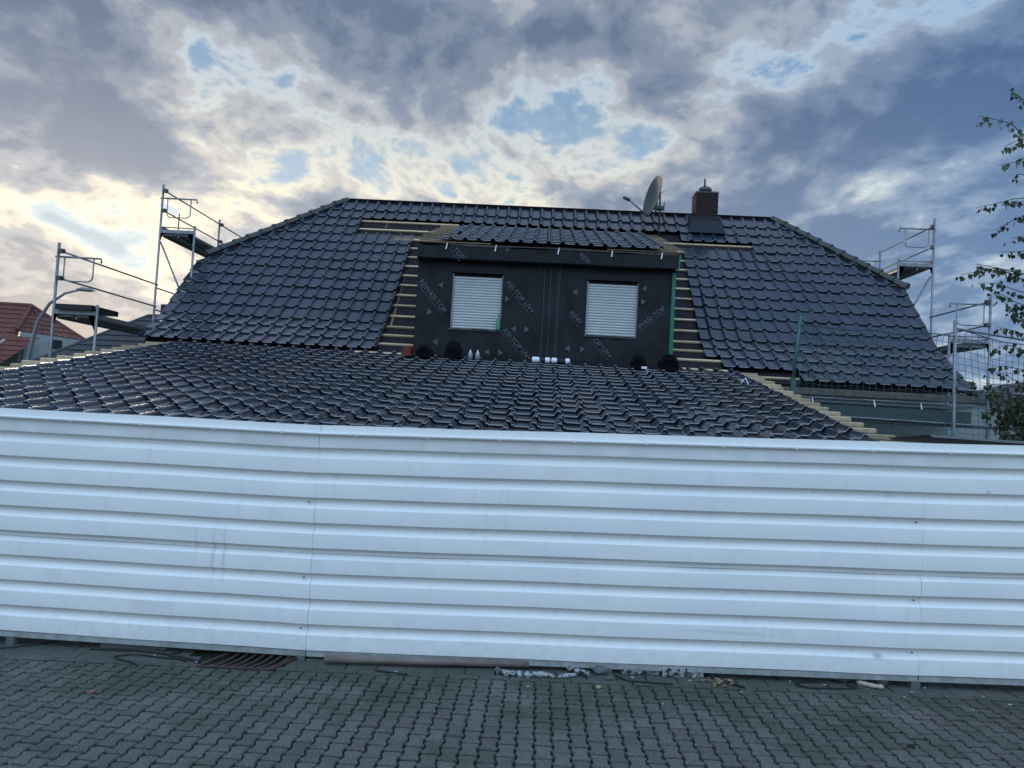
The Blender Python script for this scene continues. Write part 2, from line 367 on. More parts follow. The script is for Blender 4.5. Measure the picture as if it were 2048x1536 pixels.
# joint bed of moss and sand under the pavers
b = MB(); rngj = random.Random(3)
gx = [i*.12-9 for i in range(151)]; gy = [1.8+i*.12 for i in range(40)]
for y in gy:
    for x in gx: b.v.append((x, y, gz(x, y)-.019+rngj.uniform(-.004, .006)))
for j in range(len(gy)-1):
    for i in range(len(gx)-1):
        k = j*len(gx)+i; b.f.append((k, k+1, k+1+len(gx), k+len(gx))); b.r.append(0)
court = b.build('paved_forecourt', JOINT, smooth=True); tag(court, kind='structure')
PW, PL = .1125, .182
def paver_mesh(seed):
    r = random.Random(seed); a = .0080; w = PW/2-.0062; l = PL/2-.0145
    pts = []
    prof = [(-l, w-.004), (-l+.012, w+a*.8), (-.33*PL, w+a), (-.14*PL, w-a), (.14*PL, w-a), (.33*PL, w+a), (l-.012, w+a*.8), (l, w-.004)]
    right = [(x, y) for y, x in prof]; left = [(-x, y) for y, x in reversed(prof)]
    out = right+[(0, l+.003)]+left+[(0, -l+.003)]
    out = [(x+r.uniform(-.0012, .0012), y+r.uniform(-.0012, .0012)) for x, y in out]
    n = len(out); b = MB()
    vs = [(x, y, -.045) for x, y in out]+[(x, y, -.005) for x, y in out]+[(x*.88, y*.90, .001) for x, y in out]
    fs = [(i, (i+1) % n, (i+1) % n+n, i+n) for i in range(n)]+[(i+n, (i+1) % n+n, (i+1) % n+2*n, i+2*n) for i in range(n)]+[tuple(range(2*n, 3*n))]
    b.add(vs, fs); return b
pm = [paver_mesh(i) for i in range(5)]
pmesh = [q.mesh('paver', PAVE) for q in pm]
sl = Matrix(((1, 0, .0), (0, 1, 0), (.02, -.015, 1))).to_4x4()
cells = []
for ci in range(-62, 64):
    x = ci*PW+.02
    for ri in range(0, 24):
        y = YE(x)-.5*PL-.01-ri*PL-(.5*PL if ci % 2 else 0)
        if y < 1.9: continue
        cells.append((x, y, 1))
    if ci % 2: cells.append((x, YE(x)-.25*PL-.01, .5))
def cpx(p):      # project a point: distance from the camera axis, only used to rank what shows largest
    d = Vector(p)-Vector((0, 0, 2.05)); z = d.dot(CF)
    return (d.dot(CR)/z, d.dot(CU)/z, z)
vis = []
for i, (x, y, _) in enumerate(cells):
    a, c, z = cpx((x, y, gz(x, y)))
    if abs(a) < .70 and c > -.535: vis.append((z, i))
vis.sort(); single = {i for _, i in vis[:300]}
stuffb = MB(); rp = random.Random(11)
for i, (x, y, ky) in enumerate(cells):
    rz = rp.gauss(0, .012); tx, ty = rp.gauss(0, .010), rp.gauss(0, .010); dz = rp.gauss(0, .0016)
    mw = Matrix.Translation((x, y, gz(x, y)+dz)) @ sl @ Matrix.Rotation(rz, 4, 'Z') @ Matrix.Rotation(tx, 4, 'X') @ Matrix.Rotation(ty, 4, 'Y') @ Matrix.Diagonal((1, ky, 1, 1))
    k = rp.randrange(5)
    if i in single: link('paver', pmesh[k], court, mw)
    else: stuffb.add([mw @ Vector(v) for v in pm[k].v], pm[k].f, rp.random())
o = stuffb.build('pavers', PAVE, court); tag(o, kind='stuff')
# border of rectangular slabs along the hoarding
border = MB().box((-9, 5.0, -.35), (9, 7.4, -.30)).build('paved_border', YARD); tag(border, kind='structure')
b = MB(); nn = 36
for i in range(nn+1):
    x = -9+18*i/nn
    for y in (YE(x)-.02, YE(x)+.6, 7.3): b.v.append((x, y, gz(x, y)-.010))
for i in range(nn):
    for j in range(2):
        k = i*3+j; b.f.append((k, k+3, k+4, k+1)); b.r.append(0)
bpy.data.objects.remove(border); border = b.build('paved_border', JOINT); tag(border, kind='structure')
def slabmesh(w, l):
    bb = MB(); w -= .006; l -= .006; e = .004
    vs = [(sx*w/2, sy*l/2, -.04) for sx, sy in ((-1, -1), (1, -1), (1, 1), (-1, 1))]+[(sx*w/2, sy*l/2, -.004) for sx, sy in ((-1, -1), (1, -1), (1, 1), (-1, 1))]+[(sx*(w/2-e), sy*(l/2-e), 0) for sx, sy in ((-1, -1), (1, -1), (1, 1), (-1, 1))]
    fs = [(i, (i+1) % 4, (i+1) % 4+4, i+4) for i in range(4)]+[(i+4, (i+1) % 4+4, (i+1) % 4+8, i+8) for i in range(4)]+[(8, 9, 10, 11)]
    return bb.add(vs, fs).mesh('slab', SLAB)
slA, slB = slabmesh(.24, .17), slabmesh(.24, .075)
DRX0, DRX1 = -2.55, -1.92
for row, (off, mesh_, dep) in enumerate(((.045, slB, .075), (.17, slA, .17), (.345, slA, .17), (.52, slA, .17))):
    for i in range(-24, 24):
        x = i*.24+(.12 if row % 2 else 0)+rp.uniform(-.004, .004); y = YE(x)+off
        if DRX0-.1 < x < DRX1+.1 and row in (1, 2, 3): continue
        if abs(x) > 5.4: continue
        link('slab', mesh_, border, Matrix.Translation((x, y, gz(x, y)+rp.gauss(0, .0015))) @ sl @ Matrix.Rotation(.02+rp.gauss(0, .006), 4, 'Z') @ Matrix.Rotation(rp.gauss(0, .01), 4, 'X'))

# ------------------------------------------------------------------ hoarding
hoard = thing('site_fence', (0, 6.2, 0), 'long white hoarding of ribbed metal sheets standing on the paving', 'fence')
SEG = [(-7.2, -.011), (-1.81, .0), (3.12, .13), (7.2, .252)]       # x, rise of the sheets against the first seam
def rise(x):
    for (x0, a), (x1, c) in zip(SEG, SEG[1:]):
        if x <= x1: return a+(c-a)*(x-x0)/(x1-x0)
    return SEG[-1][1]
TOP = 1.900; FY = 6.20
prof = [(0, .030), (.062, .030), (.070, .004), (.078, .000), (.183, .000)]
t0 = .190
while t0 < 1.83:
    prof += [(t0-.005, .0005), (t0, .004), (t0+.008, .034), (t0+.013, .038), (t0+.044, .039), (t0+.050, .037), (t0+.080, .006), (t0+.086, .001), (t0+.092, 0)]
    t0 += .207
prof = [p for p in prof if p[0] < 1.842]+[(1.846, 0), (1.850, .006)]
def sheet(x0, x1, ta, tb, dy, seed):
    r = random.Random(seed); b = MB(); P = [p for p in prof if ta-1e-6 <= p[0] <= tb+1e-6]
    n = max(2, int((x1-x0)/.12)); ph = r.uniform(0, 9)
    for i in range(n+1):
        x = x0+(x1-x0)*i/n
        for k, (t, d) in enumerate(P):
            wob = .0022*math.sin(x*2.1+ph+t*1.3)+.0014*math.sin(x*5.3+ph*2+t*3)+r.gauss(0, .0003)
            zz = TOP-t+rise(x)+.0016*math.sin(x*3.1+ph+k*.02)
            xx = x+(.0010*math.sin(t*9+ph) if i in (0, n) else 0)
            b.v.append((xx, FY-.03+d+dy+wob, zz))
    m_ = len(P)
    for i in range(n):
        for k in range(m_-1):
            a = i*m_+k; b.f.append((a, a+1, a+m_+1, a+m_)); b.r.append(0)
    me = b.mesh('metal_sheet', SHEET); autosmooth(me, 14); return link('metal_sheet', me, hoard)
split = .190+.207*4+.040
xsm = [-7.2, -1.81, 3.12, 7.2]
for i in range(3):
    sheet(xsm[i]+.0012, xsm[i+1]-.0012*(2-i if i < 2 else 0)+.0010, split-.03, 1.85, .011, 20+i)
    sheet(xsm[i]+.0012, xsm[i+1]-.0012*(2-i if i < 2 else 0)+.0010, 0, split+.004, .0, 30+i)
def alongx(x0, x1, step, z, y):
    n = int((x1-x0)/step)+1; return [(x0+(x1-x0)*i/n, y, z+rise(x0+(x1-x0)*i/n)) for i in range(n+1)]
MB().tube(alongx(-7.1, 7.1, .3, TOP-.068, FY-.052), .0155, 10).build('top_tube', SHEET, hoard, True)
for i in range(-7, 8):
    x = i*.60+.30+random.uniform(-.02, .02)
    MB().lathe([(.0, -.012), (.012, -.012), (.014, 0), (.012, .012), (0, .012)], (x, FY-.062, TOP-.070+rise(x)), 8).build('tube_clamp', SHEET, hoard)
for i in range(3):
    b = MB(); x0, x1 = xsm[i]+.004, xsm[i+1]-.004
    for (ya, za, yb, zb) in ((FY-.012, 0, FY+.03, -.048),):
        n = 12
        for k in range(n):
            xa, xb = x0+(x1-x0)*k/n, x0+(x1-x0)*(k+1)/n
            z1, z2 = TOP-1.853+rise(xa), TOP-1.853+rise(xb)
            b.add([(xa, ya, z1-.045), (xb, ya, z2-.045), (xb, ya, z2), (xa, ya, z1), (xa, yb, z1-.045), (xb, yb, z2-.045), (xb, yb, z2), (xa, yb, z1)], [(0, 1, 2, 3), (3, 2, 6, 7), (0, 4, 5, 1), (4, 7, 6, 5)])
    b.build('bottom_rail', RAIL, hoard)
for x in (-4.3, -1.85, .66, 3.10, 5.5):
    zt = TOP-1.898+rise(x); b = MB().box((x-.034, FY-.02, gz(x, FY)-.02), (x+.034, FY+.05, zt+.004)); b.build('post_foot', CONC, hoard)
    MB().box((x-.03, FY+.035, 0), (x+.03, FY+.095, TOP-.05+rise(x))).build('post', GALV, hoard)
for k in range(3):
    z = (.35, 1.0, 1.7)[k]; MB().tube(alongx(-7.1, 7.1, .6, z, FY+.12), .021, 6).build('rear_rail', GALV, hoard, True)
b = MB()
for x in (-1.84, 3.10):
    for k in (2, 5, 7, 8):
        z = TOP-.19-.207*k-.035+rise(x); b.lathe([(0, 0), (.006, 0)], (x-.03, FY-.004, z), 6)
        b.obox((x-.03, FY-.004, z), (.0055, 0, 0), (0, .004, 0), (0, 0, .0055))
o = b.build('screws', STEELD, hoard); tag(o, kind='stuff')

# ------------------------------------------------------------------ tiles
TW = .30
def tile_mb(w=.30, l=.475, roll_w=.30, rh=.056, T=.032, lf=.056):
    # x 0..w across (flat pan, then the roll at the right), y 0 = lower edge, z = height above the battens
    xs_ = [0, .012, .024, .032, w-.106, w-.092, w-.074, w-.058, w-.036, w-.016, w-.004, w+.004]
    zs_ = [.010, .012, .010, .0, .0, .010, .036, rh, rh+.002, rh-.010, .022, -.004]
    b = MB(); n = len(xs_)
    def lift(y): return lf*(1-y/l)
    rows = [(.020, -T-.012), (0, -.012), (.011, 0), (l, 0)]
    for (y, dz) in rows:
        for x, z in zip(xs_, zs_): b.v.append((x, y, z+lift(y)+dz))
    for r_ in range(3):
        for i in range(n-1):
            a = r_*n+i; b.f.append((a, a+1, a+n+1, a+n)); b.r.append(0)
    # right side lip
    o = len(b.v); b.v += [(xs_[-1], 0, -.01+lift(0)), (xs_[-1], l, -.01)]
    b.f.append((2*n+n-1, o, o+1, 3*n+n-1)); b.r.append(0)
    return b
def finish_tile(bm_, mt):
    me = bm_.mesh('roof_tile', mt); autosmooth(me, 30); return me

ga = .4046; sa = rad(44.98); ss = rad(34)
DN = Vector((0, -math.cos(sa), -math.sin(sa))); DS = Vector((0, -math.cos(ss), -math.sin(ss)))
M0 = Vector((-4.746, 19.919, 7.400))
def Mrow(r):          # bottom line of row r on the main slope, with the flatter last four rows
    if r <= 13: return M0+(r-1)*ga*DN
    return M0+12*ga*DN+(r-13)*.400*DS
def Mat_main(k, r, w=.3, off=-.8):
    p = Mrow(r)+Vector((.3*(k+off), 0, 0)); s = sa if r <= 13 else ss
    return Matrix.Translation(p) @ Matrix.Rotation(s, 4, 'X')
house = thing('house', (0, 18, 0), 'wide house under re-roofing with black tiles and a membrane-wrapped dormer', 'house')
main_tile = tile_mb(); me_main = finish_tile(main_tile, TILE)
def hipc(r): return -3.2-(r+.5)*(9.15/7.67)
def hipc_r(r): return 36.1+(r+.5)*(8.42/7.66)
rt = random.Random(5)
TL = []       # (depth, matrix, clip planes)
def jit(r_): return Matrix.Translation((r_.gauss(0, .002), r_.gauss(0, .003), abs(r_.gauss(0, .0015)))) @ Matrix.Rotation(r_.gauss(0, .005), 4, 'Z') @ Matrix.Rotation(r_.gauss(0, .006), 4, 'X') @ Matrix.Rotation(r_.gauss(0, .006), 4, 'Y')
for r in range(1, 18):
    for k in range(-12, 47):
        cl, cr_ = k-.8, k+.2
        if cr_ > 44.75 or cl < -12.85: continue
        if 4.3 < cr_ and cl < 26.9:      # dormer opening and stripped strips beside it
            if r >= 5: continue
            if r in (3, 4): continue
            if r == 4: continue
        if r in (3, 4) and r == 4 and False: continue
        if r in (3, 4) and -.9 < cl and cr_ < 4.4: continue
        if r in (4,) and 27.0 < cl < 33.0: continue
        if r >= 14 and k <= 4 and r > 16: continue
        if r == 17 and k < 34: continue
        if r == 16 and 4 < k < 29: continue
        mid = r-.5; clip = None
        if mid < 7.7:
            hl, hr = hipc(r), hipc_r(r)
            hlt, hrt = hipc(r-1.17), hipc_r(r-1.17)
            if cr_ < hl or cl > hr: continue
            if cl < hlt+.45: clip = 'L'
            if cr_ > hrt-.45: clip = 'R'
            if clip == 'L' and cr_ < hl+.30: continue
            if clip == 'R' and cl > hr-.30: continue
        TL.append((k, r, clip))
def clipped(mb, k, r, clip):
    bm = bmesh.new(); vs = [bm.verts.new(v) for v in mb.v]
    for f in mb.f: bm.faces.new([vs[i] for i in f])
    # hip line in tile coordinates: x = (hip column - left column)*.3 at slope distance y
    def hx(rr): return ((hipc(rr) if clip == 'L' else hipc_r(rr))-(k-.8))*.3
    p0 = Vector((hx(r), 0, 0)); p1 = Vector((hx(r-1), ga, 0)); d = (p1-p0).normalized()
    n_ = Vector((-d.y, d.x, 0)) if clip == 'L' else Vector((d.y, -d.x, 0))
    if clip == 'L' and n_.x > 0: n_ = -n_
    if clip == 'R' and n_.x < 0: n_ = -n_
    off = .11
    bmesh.ops.bisect_plane(bm, geom=bm.verts[:]+bm.edges[:]+bm.faces[:], plane_co=p0-n_*off, plane_no=n_, clear_outer=True)
    me = bpy.data.meshes.new('roof_tile'); bm.to_mesh(me); bm.free()
    if not me.polygons: return None
    me.materials.append(TILE); autosmooth(me, 30); return me
insts = []
for (k, r, clip) in TL:
    mw = Mat_main(k, r) @ jit(rt); insts.append((cpx(mw.translation)[2], mw, (k, r, clip)))
# dormer roof tiles
ds = math.atan2(7.03-5.63, 4.25); dw = .288
dorm_tile = tile_mb(dw, T=.022, lf=.036); me_dorm = finish_tile(dorm_tile, TILE)
for j in range(11):
    for i in range(16):
        x = -2.26+i*dw+(.03*j if i == -1 else 0)
        p = Vector((x, 15.28+j*.405*math.cos(ds), 5.64+j*.405*math.sin(ds)))
        if p.x < -2.35+.0*j: continue
        if j in (0,) and False: continue
        if i == 0 and j in (2, 3): continue
        mw = Matrix.Translation(p) @ Matrix.Rotation(-0+ds, 4, 'X') @ jit(rt)
        insts.append((cpx(p)[2], mw, 'd'))
insts.sort(key=lambda q: q[0])
sb = MB(); cnt = 0
for (z, mw, key) in insts:
    src = dorm_tile if key == 'd' else main_tile; me = me_dorm if key == 'd' else me_main
    if key != 'd' and key[2]:
        me = clipped(main_tile, *key)
        if me is None: continue
        if cnt >= 300: sb.add([mw @ v.co for v in me.vertices], [tuple(p.vertices) for p in me.polygons], rt.random()); continue
    if cnt < 300: link('roof_tile', me, house, mw); cnt += 1
    else: sb.add([mw @ Vector(v) for v in src.v], src.f, rt.random())
me = sb.mesh('roof_tiles', TILE); autosmooth(me, 30); o = link('roof_tiles', me, house); tag(o, kind='stuff')

# roof body: underlay on the front slope, plain slopes behind, half hips
def off(p, n, d): return Vector(p)+Vector(n)*d
nM = Vector((0, -math.sin(sa), math.cos(sa))); nS = Vector((0, -math.sin(ss), math.cos(ss)))
RZ = Vector((0, 20.33, 7.79)); uL, uR = -8.42, 8.58
hb = Mrow(7.17); kk = Mrow(13); ev = Mrow(17)
def P3(u, q, n=nM, d=-.055): return (u, q.y+n.y*d, q.z+n.z*d)
b = MB()
rg = M0-.9*ga*DN+Vector((0, 0, 0))
ridge = M0-1.35*ga*DN
b.add([P3(-5.7, ridge), P3(6.08, ridge), P3(uR, hb), P3(uL, hb)], [(0, 3, 2, 1)])
b.add([P3(uL, hb), P3(uR, hb), P3(uR, kk), P3(uL, kk)], [(0, 3, 2, 1)])
b.add([P3(uL, kk), P3(uR, kk), P3(uR, ev, nS), P3(uL, ev, nS)], [(0, 3, 2, 1)])
b.build('roof_underlay', UNDER, house)
b = MB(); yb = 2*ridge.y
rp0 = P3(0, ridge); hb0 = P3(0, hb)
back = lambda y: 2*rp0[1]-y
b.add([(-5.7, rp0[1], rp0[2]), (6.08, rp0[1], rp0[2]), (uR, back(hb0[1]), hb0[2]), (uL, back(hb0[1]), hb0[2])], [(0, 1, 2, 3)])
b.add([(uL, back(hb0[1]), hb0[2]), (uR, back(hb0[1]), hb0[2]), (uR, back(15.2), 3.05), (uL, back(15.2), 3.05)], [(0, 1, 2, 3)])
b.add([(-5.7, rp0[1], rp0[2]), (uL, hb0[1], hb0[2]), (uL, back(hb0[1]), hb0[2])], [(0, 2, 1)])
b.add([(6.08, rp0[1], rp0[2]), (uR, hb0[1], hb0[2]), (uR, back(hb0[1]), hb0[2])], [(0, 1, 2)])
b.build('rear_roof', DARKR, house)
# walls
b = MB(); wy = 15.8; wyb = back(15.8); wu0, wu1 = -8.25, 8.40
gab = [(15.8, 0), (15.8, 3.2), (16.45, 3.82), (18.10, 5.48), (back(18.10), 5.48), (back(16.45), 3.82), (wyb, 3.2), (wyb, 0)]
for u, fl in ((wu0, False), (wu1, True)):
    vs = [(u, y, z) for y, z in gab]; b.add(vs, [tuple(range(8)) if not fl else tuple(reversed(range(8)))])
b.add([(wu0, 15.8, 0), (wu1, 15.8, 0), (wu1, 15.8, 3.18), (wu0, 15.8, 3.18)], [(0, 1, 2, 3)])
b.add([(wu0, wyb, 0), (wu1, wyb, 0), (wu1, wyb, 3.18), (wu0, wyb, 3.18)], [(3, 2, 1, 0)])
b.build('wall', WALL, house)
w1 = MB().box((5.95, 15.74, .9), (6.45, 15.79, 2.34)).build('window', DARK, house)
MB().box((5.90, 15.72, .84), (6.50, 15.80, .90)).build('window_sill', WALL, w1)
# ridge board, barge boards, eave board and drip edge
MB().box((-5.75, ridge.y-.035, 7.66), (6.10, ridge.y+.035, 7.845)).build('ridge_board', CAPD, house)
for u in (uL, uR):
    b = MB(); s = -1 if u < 0 else 1
    for a_, c_ in ((hb, kk), (kk, ev)): b.bar((u-.02*s, a_.y, a_.z-.11), (u-.02*s, c_.y, c_.z-.11), .03, .13, (0, 0, 1))
    b.build('barge_board', CAP, house)
MB().box((3.9, 15.02, 2.84), (8.5, 15.06, 2.965)).build('eave_board', WOOD2, house)
MB().box((3.9, 15.0, 2.772), (8.52, 15.10, 2.80)).build('drip_edge', GALV, house)
MB().box((3.9, 15.08, 2.70), (8.48, 15.78, 2.75)).build('soffit', WALL, house)
for u in (6.55, 7.45, 8.05, 5.35):
    b = MB().tube([(u, 15.0, 2.78), (u, 14.96, 2.68), (u+.01, 14.93, 2.60), (u+.02, 14.95, 2.575)], .013, 6); b.build('gutter_bracket', PLAST, house, True)
# gables edge cap for verge tiles: handled by barge boards
# hip caps
cap = MB(); n = 9
for i, (y, rr) in enumerate(((-.02, .155), (.045, .155), (.05, .135), (.42, .118))):
    for k in range(n):
        t = math.pi*(k/(n-1)); cap.v.append((-math.cos(t)*rr, y, math.sin(t)*rr*.85))
for i in range(3):
    for k in range(n-1):
        a = i*n+k; cap.f.append((a, a+1, a+n+1, a+n)); cap.r.append(0)
cap.f.append(tuple(range(n))); cap.r.append(0)
capme = cap.mesh('hip_cap', CAP); autosmooth(capme, 50)
for s in (-1, 1):
    top = Vector((-5.62 if s < 0 else 6.02, ridge.y-.03, 7.735)); bot = Vector((uL+.02 if s < 0 else uR-.02, hb.y, hb.z)) + Vector((0, -.03, .0))
    d = (top-bot); Ln = d.length; d.normalize(); cnt_ = 11
    xax = d.cross(Vector((0, 0, 1))).normalized(); zax = xax.cross(d).normalized()
    MB().bar(bot-zax*.03-Vector((0, 0, .02)), top-zax*.03-Vector((0, 0, .02)), .17, .13).build('hip_batten', UNDER, house)
    for i in range(cnt_):
        p = bot+d*(Ln*i/cnt_)
        mw = Matrix((xax, d, zax)).transposed().to_4x4(); mw.translation = p+zax*(.02+.004*rt.random())
        link('hip_cap', capme, house, mw @ Matrix.Rotation(rt.gauss(0, .02), 4, 'Y'))
# battens and rafters in the stripped strips
def batten(u0, u1, r, w=.05, h=.035, mt=WOOD, name='batten', par=None, dz=0.):
    q = Mrow(r); n_ = nM if r <= 13 else nS; s = sa if r <= 13 else ss
    c = Vector(((u0+u1)/2, q.y, q.z))+n_*(-.03+dz); up = Vector((0, math.cos(s), math.sin(s)))
    return MB().obox(c, ((u1-u0)/2, 0, 0), up*w/2, n_*h/2).build(name, mt, par or house)
for r in range(5, 17):
    batten(-3.9+rt.uniform(-.05, .05), -2.72, r+.15); batten(2.68, 3.85+rt.uniform(-.05, .05), r+.15)
batten(2.68, 4.6, 17.05); batten(2.72, 5.2, 16.6)
for r in (2.12, 3.12, 4.15): batten(-5.15, -2.4, r, .05)
for r in (3.16, 4.1): batten(2.5, 5.35, r, .055)
def rafter(u, r0, r1, w=.05):
    a_, c_ = Mrow(r0)-nM*.07, Mrow(r1)-nM*.07
    MB().bar((u, a_.y, a_.z), (u, c_.y, c_.z), w, .03, nM).build('counter_batten', WOOD2 if False else WOOD, house)
rafter(-4.32, 2.1, 4.9); rafter(-3.42, 2.1, 13); rafter(4.35, 3.0, 4.9); rafter(3.30, 3.0, 5)
# dark slope pieces behind the stripped strips are the underlay itself

# dormer ------------------------------------------------------------
DX0, DX1, DY = -2.72, 2.665, 15.60
wins = [(-1.985, -.915, 3.842, 5.04), (.84, 1.92, 3.842, 5.02)]
b = MB(); cols = [DX0, wins[0][0], wins[0][1], wins[1][0], wins[1][1], DX1]; z0, z1 = 3.0, 5.62
def quad(x0, x1, za, zb):
    nx_, nz_ = max(1, int((x1-x0)/.05)), max(1, int((zb-za)/.08)); r = random.Random(int(x0*100))
    o = len(b.v)
    for j in range(nz_+1):
        for i in range(nx_+1):
            x, z = x0+(x1-x0)*i/nx_, za+(zb-za)*j/nz_
            b.v.append((x, DY+.008*math.sin(x*7.1+z*1.1+math.sin(z*3))+.008*math.sin(x*2.3-z*5)+.006*math.sin(x*17+z*4+2*math.sin(x*3)), z))
    for j in range(nz_):
        for i in range(nx_):
            a = o+j*(nx_+1)+i; b.f.append((a, a+1, a+nx_+2, a+nx_+1)); b.r.append(0)
quad(cols[0], cols[1], z0, z1); quad(cols[2], cols[3], z0, z1); quad(cols[4], cols[5], z0, z1)
for w in wins: quad(w[0], w[1], z0, w[2]); quad(w[0], w[1], w[3], z1)
dwall = b.build('dormer_wall', MEMB, house, True)
b = MB()
for u in (DX0, DX1): b.add([(u, DY, 3.0), (u, DY, 5.62), (u, 19.5, 7.0), (u, 19.5, 3.0)], [(0, 1, 2, 3) if u > 0 else (3, 2, 1, 0)])
b.build('dormer_cheek', MEMB, house)
b = MB(); n = 30                     # wrapped fascia box
for i in range(n+1):
    x = DX0-.0+(DX1-DX0+.02)*i/n; wv = .012*math.sin(x*3)+.006*math.sin(x*11)
    for (y, z) in ((15.62, 5.262), (15.42, 5.262+wv*.3), (15.385, 5.29), (15.385+wv*.5, 5.555+wv), (15.62, 5.60)): b.v.append((x, y, z))
for i in range(n):
    for k in range(4): a = i*5+k; b.f.append((a, a+5, a+6, a+1)); b.r.append(0)
b.f.append((0, 1, 2, 3, 4)); b.r.append(0); e = n*5; b.f.append((e+4, e+3, e+2, e+1, e)); b.r.append(0)
fas = b.build('dormer_fascia', MEMB, house)
# loose timber strip and brackets along the dormer eave
b = MB(); n = 40
for i in range(n+1):
    x = DX0+.05+(DX1-DX0-.1)*i/n; zz = 5.588+.010*math.sin(x*2.2+1); tk = .022+.010*math.sin(x*3.1)
    for (y, z) in ((15.375, zz-tk), (15.375, zz+.015), (15.42, zz+.015)): b.v.append((x, y, z))
for i in range(n):
    for k in range(2): a = i*3+k; b.f.append((a, a+3, a+4, a+1)); b.r.append(0)
b.build('eave_strip', WOOD2, house)
for u in (-2.12, -1.10, .20, .92 - .55, 1.30, 2.32):
    if abs(u-.37) < .02: continue
    b = MB().bar((u+.02, 15.36, 5.60), (u, 15.34, 5.46), .022, .012, (0, 1, 0)); b.build('gutter_bracket', PLAST, house)
# dormer roof deck and battens
b = MB(); y0, zz0, y1, zz1 = 15.36, 5.60, 19.6, 7.0
b.add([(-2.75, y0, zz0), (2.70, y0, zz0), (2.70, y1, zz1), (-2.75, y1, zz1)], [(0, 1, 2, 3)]); b.build('dormer_deck', UNDER, house)
for j in range(12):
    y = 15.36+j*.385; z = 5.618+j*.385*math.tan(ds)
    xl = -3.25+.055*j+rt.uniform(-.06, .03) if j < 3 else -2.85+rt.uniform(-.06, .05)
    MB().obox(((xl+(-1.2))/2, y, z), ((-1.2-xl)/2, 0, 0), (0, .020, .0066), (0, -.003, .0075)).build('batten', WOODB, house)
    MB().obox(((2.85+1.2)/2, y, z), ((2.85+rt.uniform(-.05, .05)-1.2)/2, 0, 0), (0, .020, .0066), (0, -.003, .0075)).build('batten', WOODB, house)
# green sealing strip on the right corner
MB().box((2.60, 15.555, 3.25), (2.675, 15.592, 5.24)).build('sealing_strip', GREEN, house)
b = MB().add([(2.63, 15.40, 5.25), (2.70, 15.38, 5.25), (2.74, 15.38, 5.60), (2.70, 15.40, 5.60)], [(0, 1, 2, 3)]); b.build('sealing_strip', GREEN, house)
# windows with roller shutters
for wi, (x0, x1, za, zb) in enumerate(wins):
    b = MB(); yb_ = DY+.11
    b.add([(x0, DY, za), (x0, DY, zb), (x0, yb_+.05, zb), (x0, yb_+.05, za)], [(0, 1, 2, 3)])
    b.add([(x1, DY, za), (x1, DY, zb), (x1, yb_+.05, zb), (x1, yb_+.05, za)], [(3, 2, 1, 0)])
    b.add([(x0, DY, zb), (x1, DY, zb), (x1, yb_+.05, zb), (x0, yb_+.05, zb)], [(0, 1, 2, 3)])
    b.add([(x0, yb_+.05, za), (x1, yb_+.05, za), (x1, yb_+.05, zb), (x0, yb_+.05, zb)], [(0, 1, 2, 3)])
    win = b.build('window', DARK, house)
    b = MB(); ns = 19; top_ = zb-.075
    for k in range(ns):
        zc = za+.02+(top_-za-.02)*(k+.5)/ns; h = (top_-za-.02)/ns
        o = len(b.v); prof_ = [(-.5, .010), (-.40, .0), (0, -.006), (.36, .0), (.44, .010), (.5, .012)]
        for t, d in prof_:
            for xx in (x0+.035, x1-.02): b.v.append((xx, DY+.06+d, zc+t*h))
        for t in range(len(prof_)-1): a = o+2*t; b.f.append((a, a+1, a+3, a+2)); b.r.append(0)
    b.build('roller_shutter', SHUT, win, True)
    MB().box((x0+.012, DY+.02, za), (x0+.034, DY+.10, zb-.03)).build('shutter_guide', GALV, win)
    MB().box((x1-.022, DY+.02, za), (x1-.002, DY+.10, zb-.03)).build('shutter_guide', GALV, win)
    MB().box((x0-.03, DY-.03, za-.022), (x1+.03, DY+.14, za-.002)).build('window_sill', MEMB if False else STEELD, win)
# printed writing on the membrane
def text(s, x, z, ang, size=.135, y=None, par=None):
    cu = bpy.data.curves.new('print_text', 'FONT'); cu.body = s; cu.size = size; cu.offset = .0025; cu.extrude = 0; cu.space_character = 1.02
    tmp = bpy.data.objects.new('tmp', cu); COL.objects.link(tmp); bpy.context.view_layer.update()
    me = bpy.data.meshes.new_from_object(tmp.evaluated_get(bpy.context.evaluated_depsgraph_get())); bpy.data.objects.remove(tmp)
    wdt = max(v.co.x for v in me.vertices); me.materials.clear(); me.materials.append(PRINT)
    yy = DY-.026 if y is None else y
    mw = Matrix.Translation((x, yy, z)) @ Matrix.Rotation(ang, 4, 'Y') @ Matrix.Rotation(rad(90), 4, 'X')
    link('printed_name', me, par or dwall, Matrix())
    o = COL.objects[-1] if False else bpy.data.objects[-1] if False else None
    return me, mw, wdt
def put_text(s, x, z, ang, size=.135, y=None, par=None, under=True):
    cu = bpy.data.curves.new('print_text', 'FONT'); cu.body = s; cu.size = size; cu.offset = .003; cu.space_character = 1.02
    tmp = bpy.data.objects.new('tmp', cu); COL.objects.link(tmp); bpy.context.view_layer.update()
    me = bpy.data.meshes.new_from_object(tmp.evaluated_get(bpy.context.evaluated_depsgraph_get())); bpy.data.objects.remove(tmp)
    wdt = max(v.co.x for v in me.vertices); me.materials.clear(); me.materials.append(PRINT)
    yy = DY-.026 if y is None else y
    R_ = Matrix.Rotation(ang, 4, 'Y') @ Matrix.Rotation(rad(90), 4, 'X')
    mw = Matrix.Translation((x, yy, z)) @ R_
    link('printed_name', me, par or house, mw)
    if under:
        q = MB().add([(0, -.045, 0), (wdt, -.045, 0), (wdt, -.036, 0), (0, -.036, 0)], [(0, 1, 2, 3)]); link('printed_line', q.mesh('printed_line', PRINT), par or house, mw)
